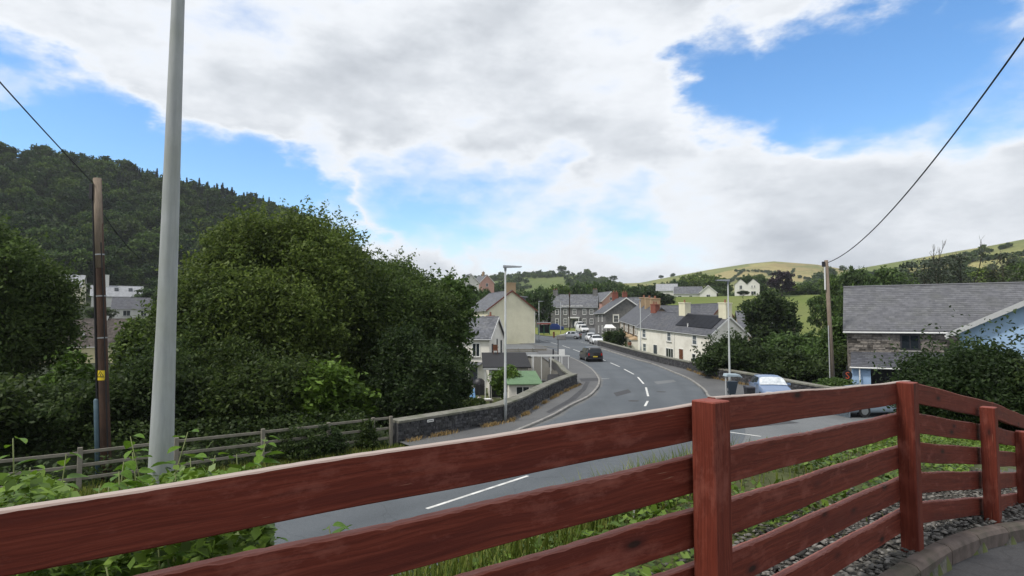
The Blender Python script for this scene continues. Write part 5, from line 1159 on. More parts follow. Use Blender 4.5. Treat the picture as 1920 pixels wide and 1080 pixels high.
o = MB().tube([(0, 0, 0), (0, 0, .45), (0, 0, .5)], [.25, .34, .3], 12).build('flower_pot', 'terracotta'); o.location = (19.0, 98.5, float(street(98.5)) - .1); tag(o, 'terracotta flower pot before the brown stone terrace', 'flower pot')
# garden ornaments on the bank behind the red fence
def bank_at(px, py, Y0=8):
    d = ray(px, py); lo = 2.0
    while lo < 60:
        p = Vector((0, 0, CZ)) + d * (lo / d.y)
        if p.z < hz(p.x, p.y): return p
        lo += .05
    return p
p = bank_at(1190, 970); gn = empty('garden_ornament', (p.x, p.y, p.z - .02)); tag(gn, 'small white garden figure standing in the greenery behind the fence', 'ornament'); gsc = p.y / 9
MB().tube([(0, 0, 0), (0, 0, .08), (0, 0, .16), (0, 0, .19)], [.06, .055, .035, .02], 10).build('body', 'sign_white', gn, smooth=True); MB().ball((0, 0, .215), .04, 10, 6).build('head', 'sign_white', gn, smooth=True); MB().ball((.06, 0, .03), (.055, .04, .03), 8, 5).build('foot', 'sign_white', gn, smooth=True); gn.scale = (gsc,) * 3
p = bank_at(1250, 945); o = MB().box((-.04, -.02, 0), (.04, .02, .17)).build('marker_peg', 'sign_white', bevel=.005); o.location = p + Vector((0, 0, -.02)); o.scale = (p.y / 8,) * 3; tag(o, 'small white marker peg in the grass behind the fence', 'marker')
# ------------------------------------------------------------ vegetation
def leaf_arrays(P, size, r_, elong=1.7, up=.6, fold=0.0):
    n = len(P); N = r_.normal(size=(n, 3)); N[:, 2] += up * np.abs(r_.normal(size=n)) + up; N /= np.linalg.norm(N, axis=1, keepdims=True)
    T = r_.normal(size=(n, 3)); T -= (T * N).sum(1, keepdims=True) * N; T /= np.linalg.norm(T, axis=1, keepdims=True); B = np.cross(N, T)
    s = (size * r_.uniform(.65, 1.25, n))[:, None] if np.isscalar(size) else (size * r_.uniform(.75, 1.2, n))[:, None]
    v = np.stack([P - T * s * elong * .5, P + B * s * .42 - T * s * .08, P + T * s * elong * .5 - N * s * .12, P - B * s * .42 - T * s * .08], 1).reshape(-1, 3)
    return v, np.arange(4 * n).reshape(-1, 4)
def crown_points(lobes, n, clump_r, r_, per=26, shell=.45):
    L = np.array(lobes, float); vol = L[:, 3] * L[:, 4] * L[:, 5]; vol = vol ** .8; pr = vol / vol.sum()
    nc = max(1, n // per); li = r_.choice(len(L), nc, p=pr)
    d = r_.normal(size=(nc, 3)); d /= np.linalg.norm(d, axis=1, keepdims=True); rad = r_.uniform(shell, 1, nc) ** .5
    C = L[li, :3] + d * L[li, 3:6] * rad[:, None]
    cr2 = clump_r * r_.uniform(.6, 1.35, nc)
    P = np.repeat(C, per, 0) + r_.normal(size=(nc * per, 3)) * np.repeat(cr2, per)[:, None] * np.array([.55, .55, .42])
    return P
def lobed(c, r, k, r_, flat=.85):
    # a broad crown made of overlapping lobes inside an ellipsoid
    out = [(c[0], c[1], c[2], r[0] * .72, r[1] * .72, r[2] * .72)]
    for i in range(k):
        d = r_.normal(size=3); d[2] = d[2] * .8 + .15; d /= np.linalg.norm(d); q = r_.uniform(.26, .46)
        out.append((c[0] + d[0] * r[0] * (1 - q * .8), c[1] + d[1] * r[1] * (1 - q * .8), c[2] + d[2] * r[2] * (1 - q * .8), r[0] * q, r[1] * q, r[2] * q * flat))
    return out
def branch_mesh(base, tops, r0, r_, name='trunk'):
    m = MB(); base = Vector(base)
    for i, tp_ in enumerate(tops):
        tp_ = Vector(tp_); d = tp_ - base; pts = [base]; rad = [r0 if i == 0 else r0 * .55]
        for k in range(1, 5):
            t = k / 4; j = Vector(r_.normal(size=3)) * d.length * .03; pts.append(base + Vector((d.x * t ** 1.4, d.y * t ** 1.4, d.z * t)) + j); rad.append((r0 if i == 0 else r0 * .55) * (1 - .8 * t))
        m.tube(pts, rad, 7)
    return m
def make_tree(name, label, base, lobes, n, leaf, clump_r, mat, seed, trunk_r=.25, group=None, cat='tree', limbs=6, per=26, up=.6, trunk_mat='bark', shell=.45, spindly=0):
    r_ = np.random.default_rng(seed); base = Vector(base); rt = empty(name, base); tag(rt, label, cat, group)
    P = crown_points(lobes, n, clump_r, r_, per, shell)
    if spindly:                                   # long shoots standing out of the crown
        L = np.array(lobes, float); extra = []
        for i in range(spindly):
            l = L[r_.integers(len(L))]; d = r_.normal(size=3); d[2] = abs(d[2]) + .4; d /= np.linalg.norm(d); a = l[:3] + d * l[3:6]
            k = r_.integers(10, 22); t = r_.uniform(0, 1, k)[:, None]; extra.append(a + d * t * r_.uniform(.5, 1.3) + r_.normal(size=(k, 3)) * .10)
        P = np.vstack([P] + extra)
    P = P[P[:, 2] > .1 + 0 * P[:, 0]]
    v, f = leaf_arrays(P, leaf, r_, up=up); me = np_mesh('crown', v, f); link_mesh('crown', me, mat, rt)
    tops = [l[:3] for l in lobes[:limbs]]; branch_mesh((0, 0, -.3), tops, trunk_r, r_).build('trunk', trunk_mat, rt, smooth=True)
    return rt
def rel(lobes, z0=0): return lobes
def tree_px(name, label, px, top_y, Y, w_px, leaf, n, mat, seed, base_z=None, low=.15, clump=None, group=None, cat='tree', k=12, spindly=0, depth=1.0, up=.6, shell=.45, bottom_y=None):
    # crown given by the pixel of its top and its width in pixels at distance Y
    x = X_at(px, Y); z0 = hz(x, Y) if base_z is None else base_z; top = at(px, top_y, Y).z - z0; rx = w_px / F * Y / 2
    zlow = top * low if bottom_y is None else max(.05, at(px, bottom_y, Y).z - z0)
    r_ = np.random.default_rng(seed + 500); c = (0, 0, (top + zlow) / 2); rz = (top - zlow) / 2 * .97
    lobes = lobed(c, (rx * .94, rx * depth * .94, rz), k, r_)
    return make_tree(name, label, (x, Y, z0), lobes, n, leaf, clump if clump else leaf * 2.6, mat, seed, max(.06, top * .022), group, cat, 6, up=up, shell=shell, spindly=spindly)
g1 = 'trees beside the left verge'
tree_px('willow_tree', 'huge dense dark green tree filling the left verge behind the paddock fence', 548, 392, 36, 430, .135, 190000, 'leaf_big', 11, low=.02, clump=.52, k=54, spindly=420, group=g1)
tree_px('willow_tree', 'tall dark tree leaning right beside the huge dense tree, top thinning to twigs', 735, 432, 38.5, 260, .135, 85000, 'leaf_big', 12, low=.02, clump=.5, k=22, spindly=190, group=g1)
tree_px('alder_tree', 'slender lighter green tree screening the off white garden cottage', 828, 500, 41, 140, .20, 20000, 'leaf_mid', 13, low=.05, clump=.42, k=16, spindly=90, group=g1)
tree_px('hazel_tree', 'yellowish green tree just right of the tall steel lamp column', 400, 500, 32, 240, .13, 64000, 'leaf_big', 14, low=.02, clump=.5, k=20, spindly=120, group=g1)
tree_px('sycamore_sapling', 'bright green sapling with large leaves low in front of the huge dark tree', 610, 650, 28.5, 190, .20, 9000, 'leaf_bright', 15, low=.1, clump=.38, k=10, cat='sapling', up=1.2)
tree_px('verge_shrub', 'dark olive shrub between the sapling and the end of the stone parapet', 775, 600, 32, 170, .13, 28000, 'leaf_dark', 16, low=.02, clump=.4, k=24, spindly=60, cat='shrub')
tree_px('verge_shrub', 'dark shrub at the foot of the huge tree behind the paddock rails', 480, 630, 28.5, 300, .125, 42000, 'leaf_dark', 17, low=.02, clump=.42, k=30, spindly=80, cat='shrub')
tree_px('verge_shrub', 'low dark shrub behind the steel column base', 300, 640, 26, 210, .125, 26000, 'leaf_dark', 18, low=.02, clump=.4, k=24, spindly=60, cat='shrub')
tree_px('verge_shrub', 'low dark shrub beside the foot of the parapet end', 835, 660, 35, 100, .13, 13000, 'leaf_dark', 19, low=.02, clump=.34, k=16, spindly=30, cat='shrub')
tree_px('field_tree', 'broad dark green tree left of the leaning wooden pole', 8, 392, 30, 230, .13, 76000, 'leaf_big', 20, low=.12, clump=.5, k=24, spindly=80, group=g1)
tree_px('verge_shrub', 'yellow green bush below the brown bungalow roof', 150, 662, 27, 130, .16, 12000, 'leaf_bright', 21, low=.05, clump=.34, k=12, cat='shrub')
tree_px('verge_shrub', 'dark bush at the foot of the leaning wooden pole', 110, 715, 23.5, 240, .12, 24000, 'leaf_dark', 22, low=.02, clump=.36, k=22, spindly=50, cat='shrub')
tree_px('verge_shrub', 'dark bush growing at the left end of the paddock fence', -30, 700, 22, 240, .15, 14000, 'leaf_dark', 23, low=.02, clump=.34, k=12, cat='shrub')
tree_px('young_tree', 'green young tree between the wooden pole and the steel column', 272, 590, 40, 100, .2, 12000, 'leaf_mid', 24, low=.05, clump=.42, k=12)
# garden and right side
tree_px('garden_shrub', 'round bright green shrub beside the green shed roof', 955, 684, 55, 72, .16, 7000, 'leaf_bright', 31, low=.02, clump=.32, k=10, cat='shrub')
tree_px('clipped_bush', 'low rounded brown green bush just behind the parapet', 884, 745, 48, 64, .12, 5000, 'leaf_dark', 32, low=0, clump=.2, k=8, cat='bush', base_z=-2.5)
tree_px('garden_shrub', 'dark hedge shrub beside the cream cottage gable behind the wall', 1368, 632, 50, 136, .17, 15000, 'leaf_dark', 33, low=.02, clump=.36, k=16, cat='shrub', spindly=60)
tree_px('round_tree', 'dark round tree right of the cream cottage gable', 1437, 540, 84, 104, .34, 12000, 'leaf_dark', 34, low=.05, clump=.75, k=16)
tree_px('garden_tree', 'mid green tree in the hollow below the dark round tree', 1490, 620, 66, 120, .28, 12000, 'leaf_mid', 35, low=.02, clump=.6, k=14)
tree_px('garden_tree', 'deep green tree in the hollow behind the stone wall and sunshade car', 1470, 655, 54, 150, .22, 13000, 'leaf_dark', 36, low=.02, clump=.5, k=14)
tree_px('garden_tree', 'leafy tree around the foot of the pale wooden pole', 1572, 590, 54, 90, .22, 12000, 'leaf_mid', 37, low=.02, clump=.5, k=14)
tree_px('garden_tree', 'dark tree against the left end of the stone barn', 1590, 645, 46, 80, .2, 9000, 'leaf_dark', 38, low=.02, clump=.42, k=12)
tree_px('garden_tree', 'light green tree in the hollow left of the pale wooden pole', 1525, 640, 60, 100, .25, 10000, 'leaf_mid', 39, low=.02, clump=.55, k=12)
tree_px('verge_shrub', 'small yellowish shrub at the corner of the side road', 1555, 712, 38, 90, .15, 5000, 'leaf_mid', 40, low=.02, clump=.3, k=10, cat='shrub')
tree_px('dark_shrub', 'large dark twiggy shrub hiding the blue building beyond the red fence', 1835, 640, 17.0, 290, .078, 44000, 'leaf_dark', 41, low=.02, clump=.26, k=26, cat='shrub', spindly=160, shell=.3)
tree_px('dark_shrub', 'smaller dark shrub at the left foot of the large twiggy shrub', 1735, 690, 18.5, 130, .078, 13000, 'leaf_dark', 42, low=.02, clump=.24, k=12, cat='shrub', spindly=40)
tree_px('dark_shrub', 'dark shrub past the right end of the red fence', 1990, 640, 16.0, 220, .078, 18000, 'leaf_dark', 43, low=.02, clump=.26, k=14, cat='shrub')
tree_px('porch_hedge', 'dark hedge before the white porch canopy', 1148, 618, 105, 34, .25, 3500, 'leaf_dark', 44, low=.02, clump=.45, k=8, cat='hedge')
tree_px('porch_hedge', 'dark climbing shrub against the brown stone terrace', 1160, 612, 103, 22, .25, 2500, 'leaf_dark', 45, low=.02, clump=.4, k=8, cat='shrub')

# trees of the middle distance: shared crowns, each tree its own object
protos = []
for i in range(5):
    r_ = np.random.default_rng(60 + i); lobes = lobed((0, 0, .55), (.5, .5, .44), 16, r_)
    P = crown_points(lobes, 4200, .075, r_, 22); P = P[P[:, 2] > .03]; v, f = leaf_arrays(P, .050, r_); protos.append((np_mesh('crown', v, f), branch_mesh((0, 0, -.05), [l[:3] for l in lobes[:5]], .028, r_).mesh('trunk', True)))
crown_cache = {}
def mid_tree(label, px, top_y, Y, w_px, mat, i, group='trees among and behind the houses', name='broadleaf_tree', base_z=None, squash=None):
    x = X_at(px, Y); z0 = hz(x, Y) if base_z is None else base_z; h = max(2.0, at(px, top_y, Y).z - z0); w = w_px / F * Y
    me, tk = protos[i % 5]; key = (i % 5, mat)
    if key not in crown_cache:
        c = me.copy(); c.materials.clear(); c.materials.append(MATS[mat]); crown_cache[key] = c
    rt = empty(name, (x, Y, z0), random.uniform(0, 6.28)); rt.scale = (w, w, h); tag(rt, label, 'tree', group)
    link_mesh('crown', crown_cache[key], None, rt); link_mesh('trunk', tk, 'bark' if not tk.materials else None, rt); return rt
mids = [  # px, top, distance, width px, material, words
 (1012, 532, 150, 60, 'leaf_far', 'dark tree right of the tall cream gable'), (1040, 528, 205, 60, 'leaf_mid', 'leafy tree behind the left hotel chimney'), (1000, 548, 190, 50, 'leaf_far', 'green tree showing beside the dormer of the cream house'),
 (1028, 575, 176, 34, 'leaf_mid', 'round green tree before the left end of the hotel'), (1022, 592, 172, 30, 'leaf_dark', 'dark tree beside the low hotel outbuilding'), (1075, 525, 215, 52, 'leaf_far', 'dark tree behind the middle of the hotel roof'), (1105, 523, 225, 56, 'leaf_mid', 'light green tree behind the right half of the hotel roof'),
 (1140, 525, 240, 50, 'leaf_far', 'green tree above the right hotel chimney'), (1165, 531, 250, 44, 'leaf_mid', 'green tree above the pink house'), (1195, 533, 240, 46, 'leaf_mid', 'bright tree behind the terrace chimneys'), (1215, 540, 185, 60, 'leaf_dark', 'dark spreading tree behind the terrace roofs'), (1245, 548, 190, 44, 'leaf_dark', 'dark tree left of the white bungalow'), (1180, 545, 205, 40, 'leaf_far', 'dark tree behind the small brick house'),
 (1292, 515, 300, 46, 'leaf_pale', 'bright green tree above the white bungalow roof'), (1318, 509, 310, 44, 'leaf_pale', 'tall bright green tree left of the double gabled house'), (1345, 513, 315, 40, 'leaf_mid', 'green tree behind the lamp near the double gabled house'), (1335, 535, 260, 36, 'leaf_far', 'dark tree in the hedge below the bright green trees'), (1360, 525, 300, 34, 'leaf_far', 'dark tree left of the double gabled house'), (1280, 525, 290, 32, 'leaf_far', 'dark tree beside the bright green trees'), (1325, 548, 235, 26, 'leaf_pale', 'yellow green small tree in the garden near the white bungalow'),
 (1400, 512, 262, 28, 'leaf_far', 'dark tree standing behind the double gabled house'), (1418, 512, 280, 34, 'leaf_far', 'tree right behind the white double gables'), (1430, 520, 255, 36, 'leaf_mid', 'green tree right of the double gabled house'), (1394, 549, 225, 22, 'leaf_dark', 'dark bush tree before the double gabled house'),
 (1262, 523, 330, 40, 'leaf_far', 'dark hedge tree under the yellow hill'), (1235, 528, 340, 44, 'leaf_far', 'dark tree under the yellow fields'),
 (1575, 506, 120, 56, 'leaf_mid', 'dark tree right of the pale wooden pole top'), (1612, 498, 115, 74, 'leaf_far', 'broad dark tree rising behind the barn ridge'), (1660, 500, 120, 76, 'leaf_mid', 'green tree behind the left barn ridge'), (1700, 512, 118, 66, 'leaf_mid', 'dark green tree behind the barn ridge beside the bare trees'), (1590, 530, 95, 56, 'leaf_mid', 'dark tree against the left barn roof edge'), (1640, 520, 100, 60, 'leaf_far', 'low green tree just over the barn ridge'),
 (1740, 510, 125, 54, 'leaf_grey', 'grey green tree below the bare branches'), (1800, 505, 130, 60, 'leaf_grey', 'grey green tree behind the twiggy trees over the barn'), (1850, 500, 150, 60, 'leaf_pale', 'pale green tree behind the right barn ridge'), (1895, 492, 150, 60, 'leaf_pale', 'tall green tree over the right barn ridge'), (1930, 485, 140, 56, 'leaf_mid', 'green tree at the far end of the barn ridge'), (1880, 515, 110, 60, 'leaf_mid', 'low green tree touching the right barn ridge'), (1770, 515, 105, 60, 'leaf_grey', 'low grey tree touching the middle barn ridge'),
 (1545, 545, 110, 60, 'leaf_mid', 'light tree left of the pale wooden pole in the valley'), (1450, 560, 120, 40, 'leaf_mid', 'green tree behind the dark round tree'),
 (905, 535, 170, 40, 'leaf_mid', 'green tree behind the cream house roof'), (872, 540, 150, 50, 'leaf_mid', 'tree behind the slender lighter tree'), (885, 548, 120, 40, 'leaf_mid', 'small tree left of the cream house side wall'), (985, 540, 260, 40, 'leaf_far', 'tree far behind the cream house dormer'),
 (945, 522, 330, 22, 'leaf_dark', 'dark round tree on the slope above the cream chimney'), (925, 525, 300, 40, 'leaf_far', 'dark tree on the slope left of the lamp head'), (890, 522, 320, 40, 'leaf_far', 'dark tree at the left end of the far slope'),
 (10, 470, 60, 120, 'leaf_mid', 'green tree behind the broad dark left tree'), (258, 605, 75, 70, 'leaf_mid', 'tree at the right end of the brown bungalow'), (50, 560, 130, 80, 'leaf_dark', 'dark tree behind the brown bungalow roof'), (190, 575, 140, 50, 'leaf_dark', 'dark hedge tree above the brown bungalow ridge'), (280, 540, 165, 60, 'leaf_far', 'tree beside the dark roofed white house'), (72, 505, 165, 44, 'leaf_mid', 'green tree left of the tall white house'), (155, 525, 190, 26, 'leaf_dark', 'dark tree between the two pale roofed houses'), (1478, 590, 100, 50, 'leaf_mid', 'bright tree in the hollow near the thin pole')]
for i, (px, ty, Y, w, mt, words) in enumerate(mids): mid_tree(words, px, ty, Y, w, mt, i)
mid_tree('dark purple leaved round tree on the green slope', 1468, 507, 215, 50, 'leaf_purple', 2, name='copper_beech'); mid_tree('purple brown tree behind the double gabled house', 1408, 521, 275, 44, 'leaf_purple', 4, name='copper_beech')
# half bare trees over the barn
def bare_tree(label, px, top_y, Y, w_px, seed, leaves=1500):
    r_ = np.random.default_rng(seed); x = X_at(px, Y); z0 = hz(x, Y); h = at(px, top_y, Y).z - z0; w = w_px / F * Y / 2
    rt = empty('bare_tree', (x, Y, z0)); tag(rt, label, 'tree', 'half bare trees behind the barn'); m = MB(); tips = []
    def grow(p, d, l, r, n):
        q = p + d * l; mid_ = p + d * l * .5 + Vector(r_.normal(size=3)) * l * .06; m.tube([p, mid_, q], [r, r * .85, r * .65], 6)
        tips.append(q)
        if n == 0: return
        for k in range(r_.integers(2, 4)):
            v_ = Vector(r_.normal(size=3)); v_.x *= w / h * 1.6; v_.y *= w / h * 1.6; dd = (d * 1.0 + v_ * .55 + Vector((0, 0, .12))).normalized(); grow(q, dd, l * r_.uniform(.62, .85), r * .62, n - 1)
    grow(Vector((0, 0, -.3)), Vector((0, 0, 1)), h * .32, h * .016, 5)
    zmax = max(t.z for t in tips); k = h / zmax; m.v = [(a * k, b * k, c * k) for a, b, c in m.v]; m.build('trunk', 'bark', rt, smooth=True)
    T = np.array([t * k for t in tips]); T = T[T[:, 2] > h * .3]; P = T[r_.integers(len(T), size=leaves)] + r_.normal(size=(leaves, 3)) * h * .035; P = P[P[:, 2] < h * .82]
    v, f = leaf_arrays(P, .35, r_); link_mesh('crown', np_mesh('crown', v, f), 'leaf_grey', rt)
bare_tree('half bare tree with spreading dead top over the barn ridge', 1762, 452, 98, 120, 71); bare_tree('thin half bare tree with two upright bare tips', 1815, 448, 104, 120, 72); bare_tree('low half bare tree right of the twin tipped tree', 1868, 478, 100, 90, 73, 1100)

# woods and hedges of the hillsides: crowns instanced over the slopes, nobody could count them
def proto_coll(name, specs):
    c = bpy.data.collections.new(name)
    for k, (kind, mat, seed) in enumerate(specs):
        r_ = np.random.default_rng(seed)
        if kind == 'cone':
            n = 700; t = r_.uniform(0, 1, n) ** .75; a = r_.uniform(0, 6.283, n); rad = (1 - t) * .26 * (.75 + .25 * np.sin(t * 40)) * r_.uniform(.6, 1, n)
            P = np.stack([rad * np.cos(a), rad * np.sin(a), .1 + .9 * t], 1); v, f = leaf_arrays(P, .065, r_, 1.8, .4)
        else:
            lobes = lobed((0, 0, .55), (.48, .48, .44), 12, r_); P = crown_points(lobes, 1100, .085, r_, 14); v, f = leaf_arrays(P, .085, r_, 1.4)
        me = np_mesh('leaf_crown', v, f); me.materials.append(MATS[mat]); c.objects.link(bpy.data.objects.new('leaf_crown', me))
    return c
def scatter(name, label, cat, pts, size, coll, seed):
    pts = np.asarray(pts, np.float32); me = bpy.data.meshes.new(name); me.vertices.add(len(pts)); me.vertices.foreach_set('co', pts.ravel())
    at_ = me.attributes.new('size', 'FLOAT_VECTOR', 'POINT'); at_.data.foreach_set('vector', np.asarray(size, np.float32).ravel()); me.update()
    o = bpy.data.objects.new(name, me); col.objects.link(o); tag(o, label, cat, kind='stuff')
    g = bpy.data.node_groups.new(name, 'GeometryNodeTree'); g.interface.new_socket('Geometry', in_out='INPUT', socket_type='NodeSocketGeometry'); g.interface.new_socket('Geometry', in_out='OUTPUT', socket_type='NodeSocketGeometry')
    N = g.nodes; gi, go_ = N.new('NodeGroupInput'), N.new('NodeGroupOutput'); ip = N.new('GeometryNodeInstanceOnPoints'); ci = N.new('GeometryNodeCollectionInfo'); ci.inputs['Collection'].default_value = coll; ci.inputs['Separate Children'].default_value = True; ci.inputs['Reset Children'].default_value = True
    ip.inputs['Pick Instance'].default_value = True
    rv = N.new('FunctionNodeRandomValue'); rv.data_type = 'INT'; rv.inputs[4].default_value = 0; rv.inputs[5].default_value = len(coll.objects) - 1; rv.inputs['Seed'].default_value = seed
    rr_ = N.new('FunctionNodeRandomValue'); rr_.data_type = 'FLOAT_VECTOR'; rr_.inputs[0].default_value = (-.06, -.06, 0); rr_.inputs[1].default_value = (.06, .06, 6.28); rr_.inputs['Seed'].default_value = seed + 1
    na_ = N.new('GeometryNodeInputNamedAttribute'); na_.data_type = 'FLOAT_VECTOR'; na_.inputs[0].default_value = 'size'
    lk = g.links.new; lk(gi.outputs[0], ip.inputs['Points']); lk(ci.outputs[0], ip.inputs['Instance']); lk(rv.outputs[2], ip.inputs['Instance Index']); lk(rr_.outputs[0], ip.inputs['Rotation']); lk(na_.outputs[0], ip.inputs['Scale']); lk(ip.outputs[0], go_.inputs[0])
    md = o.modifiers.new('scatter', 'NODES'); md.node_group = g; return o
wood_c = proto_coll('wood_crowns', [('round', 'leaf_forest', 81), ('round', 'leaf_forest', 82), ('round', 'leaf_mid', 83), ('round', 'leaf_forest', 84), ('round', 'leaf_dark', 86)])
cone_c = proto_coll('conifer_crowns', [('cone', 'leaf_conifer', 85), ('cone', 'leaf_conifer', 86), ('cone', 'leaf_forest', 87)])
far_c = proto_coll('far_crowns', [('round', 'leaf_far', 88), ('round', 'leaf_far', 89), ('round', 'leaf_mid', 90), ('round', 'leaf_pale', 91)])
def polar_scatter(n, az0, az1, r0, r1, seed, keep=None):
    r_ = np.random.default_rng(seed); a = r_.uniform(az0, az1, n); r = np.sqrt(r_.uniform(r0 * r0, r1 * r1, n)); x, y = r * np.sin(a), r * np.cos(a)
    if keep is not None: m_ = keep(a, r, x, y, r_); x, y = x[m_], y[m_]
    return np.stack([x, y, height(x, y) - .3], 1)
paz = lambda px: math.atan2(px - 960, F)
houses_xy = [(-85, 112, 18), (-128, 178, 11), (-114, 182, 14), (-92, 152, 9), (-105, 172, 10)]
def clear_h(x, y):
    m_ = np.ones(x.shape, bool)
    for hx, hy, hr in houses_xy: m_ &= np.hypot(x - hx, y - hy) > hr
    # keep the sight lines to the houses open
    return m_
def wood_keep(a, r, x, y, r_): return clear_h(x, y) & ~((r < 196) & (a < paz(330)) & (a > paz(60))) & ~((r < 240) & (a < paz(300)) & (a > paz(90)))
P = polar_scatter(4200, paz(-500), paz(900), 150, 445, 91, wood_keep); r_ = np.random.default_rng(1); az_ = np.arctan2(P[:, 0], P[:, 1]); rad_ = np.hypot(P[:, 0], P[:, 1])
con = (rad_ > 370) & (az_ > paz(215)) & (az_ < paz(470)) & (r_.random(len(P)) < .5) | ((r_.random(len(P)) < .05) & (rad_ > 300))
s = 4.5 + 6.5 * r_.random(len(P)) ** 1.8 * (1 - .15 * (rad_ > 400)); S3 = np.stack([s * r_.uniform(.85, 1.15, len(P)), s * r_.uniform(.85, 1.15, len(P)), s * r_.uniform(.9, 1.25, len(P))], 1)
scatter('hillside_wood', 'dark broadleaf wood covering the steep hill on the left', 'wood', P[~con], S3[~con], wood_c, 3)
Pc = P[con]; sc_ = r_.uniform(6.5, 10.5, len(Pc)); scatter('conifer_wood', 'dark conifers along the ridge of the left hill', 'wood', Pc, np.stack([sc_ * .8, sc_ * .8, sc_], 1), cone_c, 4)
# patches of wood on the far slopes
r_ = np.random.default_rng(95); pts, szs = [], []
def patch(px, py, Y, wpx, n, s0=7, s1=11, dpt=.12):
    a0 = r_.normal(paz(px), wpx / F / 2.6, n); rr2 = Y * (1 + r_.normal(0, dpt / 2, n)); x, y = rr2 * np.sin(a0), rr2 * np.cos(a0); pts.append(np.stack([x, y, height(x, y) - .5], 1)); q = r_.uniform(s0, s1, n); szs.append(np.stack([q, q, q * r_.uniform(.75, 1.05, n)], 1))
for a in [(1130, 0, 560, 44, 110), (1110, 0, 700, 60, 90), (1010, 0, 770, 80, 60, 5, 8, .03), (960, 0, 700, 30, 30), (890, 0, 560, 50, 70), (920, 0, 760, 60, 40, 5, 8, .04), (860, 0, 420, 50, 40), (1060, 0, 420, 40, 30), (1020, 0, 400, 40, 30), (1200, 0, 560, 36, 50), (1190, 0, 420, 50, 50), (1250, 0, 430, 50, 40), (1360, 0, 480, 90, 60), (1450, 0, 520, 60, 50), (1530, 0, 640, 50, 60), (1520, 0, 420, 50, 50), (1600, 0, 380, 70, 50, 5, 9), (1660, 0, 470, 60, 30, 5, 8), (1740, 0, 330, 100, 40, 5, 9), (1800, 0, 470, 60, 16, 5, 8, .05), (1900, 0, 300, 110, 36, 5, 9), (1940, 0, 480, 110, 22, 5, 8, .06), (1650, 0, 260, 90, 44, 5, 9), (1850, 0, 230, 110, 30, 5, 8)]: patch(*a)
def hedge(p0, p1, n, s0=3.0, s1=5.5):
    t = r_.uniform(0, 1, n); (a0, r0), (a1, r1) = p0, p1; a = paz(a0) + (paz(a1) - paz(a0)) * t; r = r0 + (r1 - r0) * t + r_.normal(0, 1.2, n); x, y = r * np.sin(a), r * np.cos(a); pts.append(np.stack([x, y, height(x, y) - .3], 1)); q = r_.uniform(s0, s1, n); szs.append(np.stack([q, q, q * .85], 1))
for h_ in [((1240, 560), (1420, 640), 80), ((1420, 640), (1540, 560), 50), ((1230, 700), (1330, 760), 60), ((1470, 300), (1545, 310), 26), ((1480, 250), (1545, 275), 30), ((940, 620), (1000, 660), 30), ((1000, 520), (1090, 560), 50), ((1010, 790), (1060, 760), 26), ((1600, 520), (1760, 500), 60), ((1760, 560), (1930, 540), 60), ((1740, 400), (1920, 380), 50), ((1280, 250), (1370, 262), 30), ((1300, 800), (1480, 860), 60), ((1380, 920), (1545, 800), 60), ((1340, 700), (1400, 930), 50), ((1460, 620), (1490, 900), 40), ((1620, 560), (1900, 600), 70), ((1800, 500), (1850, 620), 40)]: hedge(*h_)
pts = np.vstack(pts); szs = np.vstack(szs)
kp_ = ~((np.hypot(pts[:, 0], pts[:, 1]) < 262) & (np.arctan2(pts[:, 0], pts[:, 1]) < paz(1450)))
scatter('hedgerow_trees', 'scattered woods and hedgerows over the far slopes', 'wood', pts[kp_], szs[kp_], far_c, 7)
for px, Y, sz in ((1055, 800, 11), (1036, 810, 6), (940, 790, 7), (1240, 990, 7), (1262, 1000, 8), (1150, 800, 9)): 
    mid_tree('lone tree standing on the skyline of the far central hills', px, 505, Y, sz / Y * F, 'leaf_far', px, 'lone skyline trees').scale = (sz * 1.2, sz * 1.2, sz)

